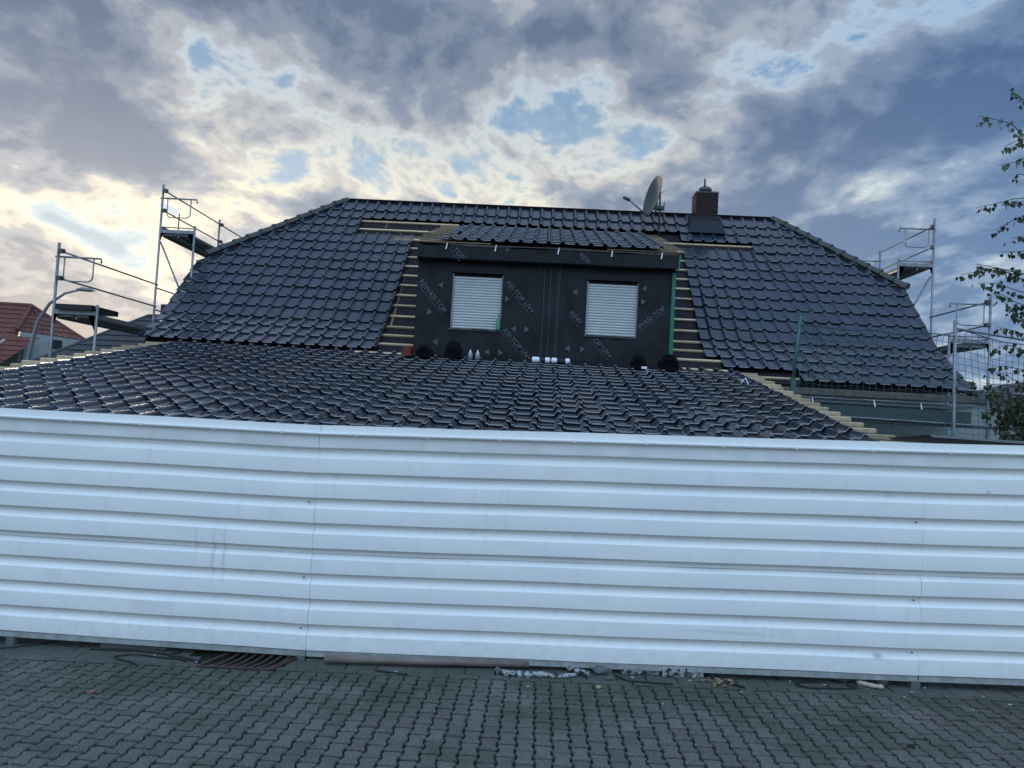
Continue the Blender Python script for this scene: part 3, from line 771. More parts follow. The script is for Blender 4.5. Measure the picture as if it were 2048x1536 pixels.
put_text('REWASI-TOP', -2.69, 4.80, rad(49), .145)
put_text('ASI-TOP UV+', -.86, 4.86, rad(47), .145)
put_text('ASI-TOP UV+', -.87, 3.86, rad(47), .145)
put_text('REW', .50, 4.28, rad(45), .145)
put_text('OP UV+', 1.02, 3.74, rad(45), .145)
put_text('WASI-TOP', 1.97, 4.02, rad(-40), .145)
put_text('-TOP', -2.02, 5.50, rad(47), .15, 15.368)
put_text('REW', .63, 5.46, rad(40), .125, 15.368, under=False)
put_text('R', 2.05 - 1.0 - 1.95, 5.50, rad(45), .12, 15.368, under=False)
for (x, z, d) in ((-2.22, 4.75, -1), (-.80, 4.52, 1), (-2.42, 4.17, 1), (-.64, 3.90, -1), (-.36, 3.90, 1), (-2.26, 3.54, -1), (-1.17, 3.39, -1), (-.88, 3.39, 1), (.60, 4.74, -1), (2.03, 4.88, -1), (2.03, 4.60, 1), (.50, 3.55, -1), (.82, 3.55, 1), (-1.6+.9, 4.9, 0)):
    if d == 0: continue
    q = MB().add([(x-d*.05, DY-.024, z-.07), (x-d*.05, DY-.024, z+.07), (x+d*.055, DY-.024, z)], [(0, 1, 2)]); q.build('printed_arrow', PRINT, house)
b = MB()
for x in (-.05, .08, .23, .27): b.add([(x, DY-.024, 3.2), (x+.008, DY-.024, 3.2), (x+.008, DY-.024, 5.24), (x, DY-.024, 5.24)], [(0, 1, 2, 3)])
b.build('membrane_seam', PRINT, house)

# chimney --------------------------------------------------------------
b = MB(); cx0, cx1, cy0, cy1 = 3.82, 4.41, 19.72, 20.28
b.box((cx0+.012, cy0+.012, 6.9), (cx1-.012, cy1-.012, 8.27)); chim = b.build('chimney', M_('mortar', (.05, .045, .04), .9, .2), house)
b = MB(); z = 7.45; k = 0
while z < 8.26:
    h = .058
    o_ = .11 if k % 2 else 0
    x = cx0-o_
    while x < cx1:
        a0, a1 = max(cx0, x), min(cx1, x+.225)
        if a1-a0 > .02: b.box((a0+.004+rt.uniform(0, .002), cy0+rt.uniform(-.003, .004), z), (a1-.004, cy0+.10, z+h), rt.random())
        x += .235
    y = cy0+.102-o_
    while y < cy1:
        a0, a1 = max(cy0+.102, y), min(cy1, y+.225)
        if a1-a0 > .02:
            b.box((cx0+rt.uniform(-.003, .004), a0+.004, z), (cx0+.10, a1-.004, z+h)); b.box((cx1-.10, a0+.004, z), (cx1-rt.uniform(-.003, .004), a1-.004, z+h))
        y += .235
    z += .072; k += 1
o = b.build('bricks', BRICK, chim); tag(o, kind='stuff')
MB().box((cx0-.004, cy0-.004, 8.262), (cx1+.004, cy1+.004, 8.292)).build('chimney_top', CONC, chim)
MB().lathe([(.0, 0), (.10, 0), (.11, .05), (.17, .07), (.18, .10), (.175, .15), (.12, .19), (.05, .205), (0, .21)], (4.10, 20.0, 8.29), 18).build('chimney_cowl', STEELD, chim, True)
MB().tube([(4.09, 20.0, 8.48), (4.085, 20.0, 8.72)], .026, 8).build('chimney_pipe', STEELD, chim, True)
b = MB().add([(cx0-.18, 19.52, 7.14), (cx1+.18, 19.52, 7.14), (cx1+.10, 19.70, 7.50), (cx0-.10, 19.70, 7.50), (cx1+.14, 20.15, 7.78), (cx0-.14, 20.15, 7.78), (cx1+.0, 19.70, 7.62), (cx0, 19.70, 7.62)], [(0, 1, 2, 3), (3, 2, 6, 7), (1, 4, 2), (0, 3, 5), (2, 4, 6), (3, 7, 5)])
b.build('chimney_flashing', LEAD, house)
# satellite dish ----------------------------------------------------------
sd_ = thing('satellite_dish', (2.87, 19.6, 7.3), 'grey satellite dish on a mast beside the brick chimney', 'satellite dish')
dn = Vector((-.93, -.30, .20)).normalized(); dc = Vector((2.66, 19.58, 8.05)); b = MB(); rings = 8; seg = 28
ax = dn.cross(Vector((0, 0, 1))).normalized(); ay = ax.cross(dn).normalized()
if ay.z < 0: ay = -ay
for side, o_ in ((1, 0), (-1, -.012)):
    o = len(b.v)
    for i in range(rings+1):
        r = i/rings
        for k in range(seg):
            t = 2*math.pi*k/seg; b.v.append(tuple(dc+(ax*math.cos(t)*.47+ay*math.sin(t)*.57)*r+dn*(.12*r*r-.10+o_)))
    for i in range(rings):
        for k in range(seg):
            a0 = o+i*seg+k; a1 = o+i*seg+(k+1) % seg; b.f.append((a0, a1, a1+seg, a0+seg)); b.r.append(0)
b.build('reflector', DISH, sd_, True)
bot = dc-ay*.55
MB().tube([tuple(bot), (1.98, 19.25, 7.86)], .020, 6).build('feed_arm', GALV, sd_, True)
MB().tube([(1.86, 19.2, 7.88), (2.02, 19.27, 7.84)], .045, 8).build('receiver_head', DISH, sd_, True)
MB().tube([(2.88, 19.7, 7.0), (2.87, 19.7, 8.22)], .025, 8).build('mast', STEELD, sd_, True)
b = MB().box((2.70, 19.60, 7.74), (2.98, 19.74, 7.82)); b.box((2.74, 19.62, 7.64), (2.80, 19.72, 7.92)); b.build('bracket', STEELD, sd_)
b = MB()
for z in (7.62, 7.72, 7.84, 7.90): b.tube([(2.80, 19.7, z), (3.02, 19.68, z+.01)], .006, 5)
b.tube([(2.98, 19.7, 7.5), (3.0, 19.7, 7.98)], .007, 5); b.tube([(2.9, 19.7, 8.18), (3.02, 19.7, 8.30)], .006, 5); b.build('antenna', STEELD, sd_)
MB().tube([(2.9, 19.6, 7.7), (2.95, 19.4, 7.35), (2.8, 19.3, 7.10), (2.86, 19.2, 6.95)], .008, 5).build('cable', CABLE, sd_, True)

# ------------------------------------------------------------------ annex (the low roof in front)
annex = thing('annex', (-2, 12, 0), 'low front extension with a shallow roof of dark S-shaped tiles', 'extension')
se = math.atan(.1895); E0 = Vector((.222, 9.02, 2.042)); ge = .400
UPE = Vector((0, math.cos(se), math.sin(se))); nE = Vector((0, -math.sin(se), math.cos(se)))
at_ = tile_mb(.30, .47, .36, .056, T=.024, lf=.038); me_at = finish_tile(at_, TILE_A)
ra_ = random.Random(9); lst = []
for r in range(-4, 18):
    for k in range(-26, 13):
        p = E0+Vector((.3*(k-.8)+.012*math.sin(r*1.7), 0, 0))+UPE*((r-1)*ge)-nE*.045
        if r >= 17 and (k < 4 and k > -9): pass
        if r >= 16 and -9 <= k <= 9 and p.y > 15.15: continue
        if p.y > 15.35 and k >= 10: pass
        if p.y > 15.5: continue
        lst.append((cpx(p)[2], p, k, r))
lst.sort(key=lambda q: q[0]); sb = MB(); c = 0
for z, p, k, r in lst:
    a_, c_, zz = cpx(p+Vector((.15, .2, .05)))
    mw = Matrix.Translation(p) @ Matrix.Rotation(se, 4, 'X') @ jit(ra_)
    if c < 300 and abs(a_) < .70 and r >= 0: link('roof_tile', me_at, annex, mw); c += 1
    else: sb.add([mw @ Vector(v) for v in at_.v], at_.f, ra_.random())
me = sb.mesh('roof_tiles', TILE_A); autosmooth(me, 30); o = link('roof_tiles', me, annex); tag(o, kind='stuff')
xl, xr = -7.82, 3.90
def PE(x, s, d=-.10): q = E0+UPE*(s)+nE*d; return (x, q.y, q.z)
b = MB().add([PE(xl, -1.9), PE(xr, -1.9), PE(xr, 6.9), PE(xl, 6.9)], [(0, 1, 2, 3)]); b.build('roof_underlay', UNDER, annex)
for r in range(-4, 17):
    s_ = (r-1)*ge+.36; dl, dr = ra_.gauss(0, .05), ra_.gauss(0, .04)
    for (x0, x1) in ((-8.28+dl, -7.78), (3.84, 4.30+dr)):
        q = E0+UPE*s_-nE*.045
        MB().obox(((x0+x1)/2, q.y, q.z), ((x1-x0)/2, 0, 0), UPE*.03, nE*.024).build('batten', WOOD, annex)
b = MB()
b.box((-7.7, 7.5, 0), (3.7, 7.65, 1.60)); b.add([(-7.7, 7.65, 0), (-7.7, 15.7, 0), (-7.7, 15.7, 3.10), (-7.7, 7.65, 1.60)], [(0, 1, 2, 3)])
b.add([(3.7, 7.65, 0), (3.7, 15.7, 0), (3.7, 15.7, 3.10), (3.7, 7.65, 1.60)], [(3, 2, 1, 0)]); b.build('wall', WALL, annex)
# dark apron between the shallow tiles and the dormer
b = MB().add([(-2.9, 15.0, 3.175), (2.85, 15.0, 3.175), (2.85, 15.60, 3.30), (-2.9, 15.60, 3.30)], [(0, 1, 2, 3)]); b.build('membrane_apron', MEMB, annex)

# things lying in front of the dormer -------------------------------------
def capstack(x, y, z, n_, rr, lab, tilt=0.):
    t = thing('ridge_cap_stack', (x, y, z), lab, 'roof tiles', 'stacks of ridge caps at the foot of the dormer')
    for i in range(n_):
        b = MB(); seg = 12; L_ = .40
        for (yy, r0) in ((0, rr), (0, rr-.018), (L_, rr-.03), (L_, rr-.045)):
            for k in range(seg+1):
                a = math.pi*k/seg*1.06-.09; b.v.append((x-math.cos(a)*r0, y+yy-.2+i*.012, z+math.sin(a)*r0*1.08+i*.020+tilt*yy))
        m_ = seg+1
        for (p, q) in ((0, 1), (2, 0), (1, 3)):
            for k in range(seg): a0 = p*m_+k; b0 = q*m_+k; b.f.append((a0, a0+1, b0+1, b0)); b.r.append(0)
        b.f.append(tuple(m_+k for k in range(m_))); b.r.append(0)
        o = b.build('ridge_cap', CAPD, t, True)
    return t
capstack(-2.37, 15.02, 3.17, 4, .165, 'low stack of dark ridge caps right beside the red tile pieces', .06)
capstack(-1.80, 15.10, 3.20, 8, .165, 'tall stack of ridge caps under the left window beside two cartridges')
capstack(1.90, 15.05, 3.18, 4, .165, 'black stack of ridge caps under the right window')
capstack(2.50, 15.02, 3.17, 6, .19, 'bulky stack of black ridge caps at the foot of the green strip')
rb = thing('broken_tile_pile', (-2.72, 15.0, 3.17), 'small pile of reddish tile pieces at the left foot of the dormer', 'tile pieces')
for i in range(5):
    MB().obox((-2.72+rt.uniform(-.015, .015), 14.95, 3.185+i*.040), (.085, 0, .004), (0, .12, 0), (0, 0, .016)).build('tile_piece', REDBR, rb)
for x, lab in ((-1.46, 'left one of two small sealant cartridges standing before the dormer'), (-1.31, 'right one of two small sealant cartridges standing before the dormer')):
    t = thing('sealant_cartridge', (x, 15.05, 3.17), lab, 'cartridge', 'two sealant cartridges before the dormer')
    MB().lathe([(0, 0), (.045, 0), (.045, .13), (.03, .15)], (x, 15.05, 3.17), 12).build('tube', CARTON, t, True)
    MB().lathe([(.03, 0), (.012, .02), (.008, .05), (0, .05)], (x, 15.05, 3.32), 10).build('nozzle', PLAST, t, True)
for (x, w, lab) in ((-.135, .075, 'leftmost white film roll, widest one, on the roof before the dormer'), (.10, .05, 'second white film roll, left of the touching pair before the dormer'), (.235, .055, 'third white film roll, right of the touching pair before the dormer'), (.50, .045, 'rightmost narrow white film roll before the dormer')):
    t = thing('film_roll', (x, 15.0, 3.17), lab, 'roll', 'white film rolls before the dormer')
    y = 15.0
    MB().tube([(x-w, y, 3.235), (x-w+.012, y, 3.235), (x+w-.012, y, 3.235), (x+w, y, 3.235)], [.045, .058, .058, .045], 14).build('roll', PLAST, t, True)
    MB().tube([(x-w-.01, y, 3.235), (x+w+.01, y, 3.235)], .018, 8).build('core', CARTON, t)
b = MB().tube([(-.06, 15.0, 3.23), (.05, 15.0, 3.23)], .05, 12); b.tube([(.29, 15.0, 3.23), (.455, 15.0, 3.23)], .05, 12)
tag(b.build('black_tape_rolls', CABLE), 'black tape wound between the white film rolls before the dormer', 'tape')
tag(MB().obox((1.99, 14.72, 3.165), (.048, 0, 0), (0, .05, 0), (0, 0, .022)).build('paper_box', PLAST), 'small white box lying on the tiles below the right window', 'box')
b = MB().bar((3.42, 13.0, 2.86), (3.50, 13.0, 2.95), .012, .02, (0, 1, 0)); b.bar((3.50, 13.0, 2.95), (3.55, 13.0, 2.83), .014, .03, (0, 1, 0)); b.bar((3.40, 13.0, 2.90), (3.50, 13.0, 2.93), .01, .02, (0, 1, 0))
tag(b.build('snow_hook', PLAST), 'white bent metal hook left on the right part of the low roof', 'hook')
bt = thing('bottle', (-.965, 15.53, 3.86), 'green plastic bottle standing on the left dormer window sill', 'bottle')
MB().lathe([(0, 0), (.042, 0), (.045, .02), (.045, .17), (.036, .20), (.040, .22), (.016, .29), (.014, .32)], (-.965, 15.55, 3.845), 14).build('bottle_body', BOTTLE, bt, True)
MB().lathe([(.017, .0), (.017, .025), (0, .025)], (-.965, 15.55, 4.162), 10).build('bottle_cap', GREEN, bt)
t = thing('window_tool', (-1.37, 15.55, 3.845), 'flat dark tool lying on the left dormer window sill', 'tool')
MB().box((-1.50, 15.54, 3.845), (-1.18, 15.60, 3.868)).build('tool_body', STEELD, t)

# ------------------------------------------------------------------ scaffolds
def tube_part(name, pts, r, par, mt=GALV, seg=8): return MB().tube(pts, r, seg).build(name, mt, par, True)
def bow(x0, x1, y, z, par, dip=.46, hook=True):
    s = 1 if x1 > x0 else -1
    tube_part('end_guard_bar', [(x0-s*.05, y, z), (x1, y, z-.005)]+([(x1+s*.01, y, z-.09)] if hook else []), .019, par)
    a, c = x0+s*.13, x1-s*.14; r = .10
    pts = [(a, y, z)]+[(a, y, z-dip+r)]
    for k in range(1, 5): t = math.pi/2*k/4; pts.append((a+s*r*(1-math.cos(t)), y, z-dip+r-r*math.sin(t)))
    for k in range(0, 5): t = math.pi/2*k/4; pts.append((c-s*r*(1-math.sin(t)), y, z-dip+r-r*math.cos(t)))
    pts.append((c, y, z)); tube_part('end_guard_bow', pts, .013, par)
def coupler(x, y, z, par): MB().obox((x, y, z), (.045, 0, 0), (0, .045, 0), (0, 0, .04)).build('coupler', STEELD, par)
def scaffold(xo, s, bays, lab, ladder_z):
    t = thing('scaffold', (xo, bays[0][0], 0), lab, 'scaffold', 'scaffolds at both ends of the house')
    xi = xo+s*.84
    for i, (y, ztop, zi, zg) in enumerate(bays):
        tube_part('standard', [(xo, y, 0), (xo, y, ztop)], .027, t)
        if zi: tube_part('standard', [(xi, y, 0), (xi, y, zi)], .027, t)
        if zi: MB().box((min(xo, xi), y-.02, zi-.20), (max(xo, xi), y+.02, zi-.12)).build('transom', GALV, t); tube_part('transom', [(xo, y, zi-.06), (xi, y, zi-.07)], .014, t)
        if zg: bow(xo, xi, y, zg, t)
        if zi:
            MB().add([(xi, y-.015, zi-.20), (xi-s*.16, y-.015, zi-.20), (xi-s*.03, y-.015, zi-.48), (xi, y-.015, zi-.48)], [(0, 1, 2, 3), (3, 2, 1, 0)]).build('gusset_plate', GALV, t)
            MB().add([(xo, y-.015, zi-.20), (xo+s*.10, y-.015, zi-.20), (xo+s*.03, y-.015, zi-.40), (xo, y-.015, zi-.40)], [(0, 1, 2, 3), (3, 2, 1, 0)]).build('gusset_plate', GALV, t)
    return t, xi
def deck(t, xo, s, y0, y1, z, toe=True):
    xa = xo+s*.06
    for k in range(2):
        a = xa+s*(.36*k); b_ = a+s*.33
        MB().box((min(a, b_), y0+.02, z-.055), (max(a, b_), y1-.02, z)).build('deck_board', DECK, t)
        MB().box((min(a, b_), y0+.02, z-.10), (min(a, b_)+.03, y1-.02, z-.056)).build('deck_edge', GALV, t)
    if toe: MB().box((min(xo+s*.03, xo+s*.055), y0, z+.005), (max(xo+s*.03, xo+s*.055), y1, z+.155)).build('toe_board', DECK, t)
sl_, xi = scaffold(-9.3, 1, [(13.82, 4.90, 3.74, 4.63), (17.45, 7.17, 6.20, 6.84), (20.62, 7.17, 6.20, None)], 'galvanised scaffold standing off the left end of the house', 0)
deck(sl_, -9.3, 1, 13.82, 17.45, 3.55); deck(sl_, -9.3, 1, 17.45, 20.62, 6.0); deck(sl_, -9.3, 1, 20.62, 23.6, 6.0)
for (a, c, z) in ((13.82, 17.45, 4.74), (13.82, 17.45, 4.22), (17.45, 20.62, 7.02), (17.45, 20.62, 6.54), (20.62, 23.6, 7.02), (20.62, 23.6, 6.54)):
    tube_part('guard_rail', [(-9.26, a, z), (-9.26, c, z)], .0185, sl_); coupler(-9.24, a, z, sl_)
tube_part('guard_rail', [(-9.26, 17.45, 4.66), (-9.26, 19.9, 4.66)], .0185, sl_); tube_part('guard_rail', [(-9.26, 17.45, 4.14), (-9.26, 19.9, 4.14)], .0185, sl_)
tube_part('diagonal_brace', [(-9.27, 17.45, 5.78), (-8.45, 17.45, 4.10)], .022, sl_)
tube_part('standard', [(-9.3, 23.6, 0), (-9.3, 23.6, 7.1)], .027, sl_)
MB().box((-9.2, 13.7, 3.62), (-8.5, 14.6, 3.72)).build('folded_tarp', CABLE, sl_)
MB().obox((-8.95, 17.62, 6.30), (.006, 0, .0), (0, .02, .0), (0, 0, .22)).build('toe_board', DECK, sl_)
sr_, xi = scaffold(9.5, -1, [(16.31, 5.25, 4.38, 5.02), (18.73, 7.55, 6.52, 7.27), (21.68, 7.42, 6.5, 7.10)], 'galvanised scaffold standing off the right end of the house', 0)
deck(sr_, 9.5, -1, 16.31, 18.73, 4.14); deck(sr_, 9.5, -1, 18.73, 21.68, 6.34)
for (a, c, z) in ((16.31, 18.73, 5.08), (16.31, 18.73, 4.58), (18.73, 21.68, 7.34), (18.73, 21.68, 6.82)):
    tube_part('guard_rail', [(9.46, a, z), (9.46, c, z)], .0185, sr_); coupler(9.44, a, z, sr_)
tube_part('guard_rail', [(9.46, 16.31, 3.10), (9.46, 18.73, 3.10)], .0185, sr_)
tube_part('diagonal_brace', [(9.45, 18.73, 6.1), (8.72, 18.73, 4.7)], .022, sr_)
tube_part('standard', [(9.5, 13.9, 0), (9.5, 13.9, 3.3)], .027, sr_)
# front scaffold with its safety net at the right eave
fs = thing('eave_scaffold', (6.5, 14.5, 0), 'scaffold bay before the right eave carrying the green safety net', 'scaffold')
tube_part('standard', [(7.80, 14.40, 0), (7.745, 14.40, 4.35)], .033, fs)
tube_part('guard_rail', [(7.76, 14.40, 4.19), (10.6, 14.40, 3.86)], .024, fs)
tube_part('guard_rail', [(5.0, 14.58, 2.43), (10.6, 14.58, 2.36)], .018, fs)
MB().box((4.6, 14.60, 2.40), (8.2, 14.64, 2.64)).build('toe_board', M_('toe_board_green', (.06, .085, .08), .7, .3), fs)
for k in range(2): MB().box((4.6, 14.66+.34*k, 2.34), (10.4, 14.97+.34*k, 2.395)).build('deck_board', DECK, fs)
tube_part('guard_rail', [(7.8, 14.36, 3.04), (10.6, 14.36, 2.98)], .02, fs)
# net
net = thing('safety_net', (6.5, 14.4, 2.2), 'green square-mesh safety net hung between posts at the right eave', 'net')
MB().tube([(4.752, 14.40, 2.90), (4.864, 14.40, 4.29)], .035, 8).build('net_post', GREENP, net, True)
b = MB().obox((4.77, 14.40, 2.97), (.05, 0, 0), (0, .04, 0), (0, 0, .12)); b.build('post_wrap', GREENP, net)
rn = random.Random(4)
def netp(i, j, ni, nj, x0, x1, zt, zb, sag):
    a = i/ni; c = j/nj
    x = x0+(x1-x0)*a; sg = sag*math.sin(math.pi*a)*(1-c)
    z = zt(a)*(1-c)+zb(a)*c-sg
    return (x+.03*math.sin(c*7+a*5)*c+.02*math.sin(a*23)*c, 14.35+.05*math.sin(a*13+c*4)+.04*math.sin(c*9), z+.02*math.sin(a*17+c*3))
b = MB()
def netpart(x0, x1, zt, zb, sag, cell=.118):
    ni = int((x1-x0)/cell); nj = 16
    G = [[netp(i, j, ni, nj, x0, x1, zt, zb, sag) for j in range(nj+1)] for i in range(ni+1)]
    for i in range(ni+1): b.tube(G[i], .0050, 3, False)
    for j in range(nj+1): b.tube([G[i][j] for i in range(ni+1)], .0050 if j else .011, 3, False)
netpart(4.87, 7.74, lambda a: 4.11-.06*a, lambda a: 2.15, .03)
netpart(7.82, 10.6, lambda a: 4.16-.32*a, lambda a: 2.1, .10)
o = b.build('net_mesh', NETM, net); tag(o, kind='stuff')

# ------------------------------------------------------------------ lean-to board at the far right behind the hoarding
sh = thing("shed_roof_board", (4.6, 7.3, 2.0), 'dark flat roof board of a low shed just above the fence at the right', 'board')
MB().add([(3.56, 7.0, 2.105), (5.9, 7.0, 2.07), (6.1, 8.2, 2.02), (3.75, 8.2, 2.06), (3.60, 7.0, 2.085), (5.9, 7.0, 2.045), (6.1, 8.2, 1.995), (3.79, 8.2, 2.035)], [(0, 1, 2, 3), (0, 4, 5, 1), (0, 3, 7, 4), (4, 7, 6, 5)]).build('roof_sheet', GALV, sh)
MB().box((3.66, 7.03, 1.2), (6.0, 7.07, 2.03)).build('shed_wall', M_('dark_shed_board', (.03, .025, .02), .8, .2, col2=(.07, .05, .035), nscale=9, namt=.15), sh)

# ------------------------------------------------------------------ neighbours on the left
def far_tiles(b, A, B, C, D, rows, cols_, d=.05):
    """stepped tile courses over quad A(top-left) B(top-right) C(bottom-right) D(bottom-left)"""
    A, B, C, D = map(Vector, (A, B, C, D)); n_ = (B-A).cross(D-A).normalized()
    if n_.y > 0: n_ = -n_
    for j in range(rows):
        t0_, t1_ = j/rows, (j+1)/rows
        la, ra0 = A.lerp(D, t0_), B.lerp(C, t0_); lb, rb_ = A.lerp(D, t1_), B.lerp(C, t1_)
        o = len(b.v)
        for i in range(cols_*4+1):
            s = i/(cols_*4); wv = (0, .6, 1, .6)[i % 4]*d*.8
            p = la.lerp(ra0, s)+n_*wv; q = lb.lerp(rb_, s)+n_*(wv+d); q2 = lb.lerp(rb_, s)+n_*(wv-.01)
            b.v += [tuple(p), tuple(q), tuple(q2)]
        for i in range(cols_*4):
            a = o+i*3; b.f += [(a, a+3, a+4, a+1), (a+1, a+4, a+5, a+2)]; b.r += [rt.random()]*2
nb = thing('neighbour_house', (-29, 42, 0), 'neighbouring house with a bright red tiled roof at the far left', 'house')
b = MB(); far_tiles(b, (-39, 42, 6.98), (-29.6, 42, 6.90), (-28.3, 39.2, 4.82), (-39, 39.2, 4.86), 7, 34)
far_tiles(b, (-39, 39.15, 4.92), (-26.95, 39.15, 4.92), (-27.3, 36.6, 3.2), (-39, 36.6, 3.2), 6, 38); b.build('roof', RED, nb)
b = MB(); far_tiles(b, (-29.6, 42, 6.90), (-29.5, 42.1, 6.88), (-26.0, 41.6, 5.06), (-28.3, 39.2, 5.22), 6, 10); b.build('hip_roof', RED, nb)
b = MB().tube([(-29.6, 42, 6.97), (-28.3, 39.2, 5.28)], .12, 6); b.tube([(-39, 42, 7.05), (-29.6, 42, 6.97)], .12, 6); b.tube([(-29.55, 42, 6.97), (-26.0, 41.6, 5.12)], .09, 6); b.build('ridge_caps', RED, nb)
MB().tube([(-28.0, 37.9, 4.63), (-28.55, 36.6, 3.50)], .07, 5).build('verge_board', M_('pale_verge', (.5, .48, .42), .8, .2), nb)
b = MB().add([(-28.2, 39.3, 0), (-25.9, 41.7, 0), (-25.9, 41.7, 5.16), (-28.2, 39.3, 5.26)], [(0, 1, 2, 3)])
b.add([(-25.9, 41.7, 0), (-28.2, 46, 0), (-28.2, 46, 5.0), (-25.9, 41.7, 5.0)], [(0, 1, 2, 3)]); b.box((-39, 39.35, 0), (-27.95, 39.4, 4.98)); b.build('wall', WALL, nb)
MB().obox((-26.98, 40.5, 4.72), (.20, .21, 0), (.03, -.03, 0), (0, 0, .23)).build('window', DARK, nb)
MB().tube([(-27.95, 40.0, 6.55-.3), (-28.0, 40.0, 6.55-.12), (-28.25, 40.0, 6.70-.05)], [.02, .07, .02], 6).build('roof_vent', DARK, nb)
dh = thing('dark_roof_house', (-17, 31, 0), 'house with a dark tiled hip roof and small chimney behind the left scaffold', 'house')
b = MB(); far_tiles(b, (-17.0, 31.5, 5.50), (-12, 31.5, 5.65), (-12, 28.5, 3.0), (-20.2, 28.5, 3.0), 10, 26); b.build('roof', DARKR, dh)
b = MB().tube([(-17.0, 31.5, 5.53), (-20.2, 28.5, 3.03)], .10, 6); b.tube([(-17.0, 31.5, 5.53), (-12, 31.5, 5.68)], .10, 6); b.build('ridge_caps', DARKR, dh)
b = MB().add([(-17.0, 31.5, 5.48), (-20.2, 28.5, 2.98), (-20.2, 34.5, 2.98)], [(0, 2, 1)]); b.build('rear_roof', DARKR, dh)
MB().box((-19.8, 28.9, 0), (-12, 34, 3.0)).build('wall', WALL, dh)
MB().box((-16.35, 31.2, 5.0), (-15.55, 31.9, 6.05)).build('chimney', M_('dark_chimney', (.07, .05, .04), .9, .2), dh)
lp = thing('street_lamp', (-15.6, 22, 0), 'grey street lamp with a curved arm behind the left scaffold', 'street lamp')
MB().tube([(-15.75, 22, 0), (-15.45, 22, 3.2), (-15.28, 22, 4.15), (-14.95, 22, 4.72), (-14.5, 22, 5.05), (-14.05, 22, 5.18)], [.075, .065, .055, .045, .035, .03], 10).build('pole', LAMP, lp, True)
MB().tube([(-14.15, 22, 5.185), (-14.0, 22, 5.20), (-13.75, 22, 5.185), (-13.60, 22, 5.165)], [.03, .065, .06, .02], 8).build('lamp_head', LAMP, lp, True)
# right side background
gr = thing('garage', (13, 18.4, 0), 'pale grey flat-roofed garage behind the birch at the right', 'garage')
MB().box((8.75, 18.3, 0), (16, 24, 3.0)).build('wall', WALL, gr)
MB().box((8.65, 18.2, 3.0), (16.1, 24.1, 3.13)).build('roof_edge', STEELD, gr)
fh = thing('far_dark_roof', (22, 34, 0), 'dark gable roof peeping above the garage at the far right', 'house')
b = MB().add([(19.4, 34, 3.6), (24, 34, 5.2), (28, 34, 3.6), (28, 40, 3.6), (24, 40, 5.2), (19.4, 40, 3.6)], [(0, 2, 1), (0, 1, 4, 5), (1, 2, 3, 4)]); b.build('roof', DARKR, fh)
MB().box((20, 34.3, 0), (27.4, 40, 3.6)).build('wall', WALL, fh)
def shrub(name, c, rx, rz, n_, lab, cat, ls=.10, mt=HEDGE):
    t = thing(name, (c[0], c[1], 0), lab, cat); b = MB(); r = random.Random(n_)
    for i in range(n_):
        a = r.uniform(0, 6.28); h = r.random(); w_ = rx*(1-h*.75)*math.sqrt(r.random())
        p = Vector((c[0]+w_*math.cos(a), c[1]+w_*math.sin(a), c[2]+h*rz)); d = Vector((r.gauss(0, 1), r.gauss(0, 1), r.gauss(0, .6))).normalized()*ls; e = d.orthogonal().normalized()*ls*.4
        b.add([p-d, p+e, p+d, p-e], [(0, 1, 2, 3)])
    b.build('crown', mt, t); MB().tube([(c[0], c[1], 0), (c[0], c[1], c[2]+rz*.6)], .09, 6).build('trunk', BARK, t); return t
shrub('conifer', (14.6, 26.5, 1.2), 1.3, 2.95, 2600, 'dark conifer crown just right of the lowest roof corner', 'tree')

# ------------------------------------------------------------------ birch at the right edge
birch = thing('birch_tree', (6.9, 8.3, 0), 'birch with hanging twigs of small leaves at the right picture edge', 'tree')
C0 = Vector((0, 0, 2.05)); DEP = 7.6
def at_px(x, y, d=DEP):
    v_ = CF+CR*((x-1024)/1500)+CU*((768-y)/1500); return C0+v_*d
MB().tube([(7.0, 8.5, 0), (6.9, 8.45, 1.5), (6.75, 8.4, 3.2), (6.7, 8.3, 4.8), (6.6, 8.3, 6.2)], [.11, .09, .07, .045, .02], 10).build('trunk', BIRCH, birch, True)
twigs = [[(2150, 235), (2048, 200), (2035, 190), (2018, 179)], [(2140, 330), (2048, 270), (2025, 250), (1995, 240), (1957, 232)], [(2120, 300), (2048, 280), (2008, 294)],
         [(2120, 330), (2048, 318), (2030, 324), (1996, 332)], [(2100, 370), (2048, 350), (2034, 350)], [(2130, 405), (2048, 396), (2005, 404), (1953, 416)], [(2130, 430), (2048, 410), (2022, 402)],
         [(2120, 420), (2048, 432), (2012, 448), (1990, 462)], [(2100, 470), (2048, 474), (2020, 476)], [(2120, 500), (2048, 503), (2003, 504)], [(2130, 590), (2048, 560), (1995, 538), (1960, 542), (1922, 550)],
         [(2048, 548), (1985, 534), (1952, 528)], [(2130, 600), (2048, 585), (1995, 568), (1955, 566)], [(2130, 620), (2048, 610), (2005, 590), (1975, 573)], [(2140, 650), (2048, 640), (2010, 606), (1996, 590)],
         [(2120, 640), (2048, 632), (2020, 615)], [(2140, 690), (2048, 668), (2015, 658), (1992, 655)], [(2140, 720), (2048, 700), (2010, 690), (1992, 700)], [(2140, 770), (2048, 742), (2010, 732), (1984, 738)],
         [(2140, 790), (2048, 768), (2015, 752), (1990, 746)], [(2140, 800), (2048, 778), (2000, 770), (1966, 772)]]
for k in range(13): y = 792+k*8; twigs.append([(2150, y+rn.uniform(-10, 10)), (2048, y), (2010, y+rn.uniform(-8, 8)), (1962+rn.uniform(-8, 40)+k*2.2, y+rn.uniform(-12, 10))])
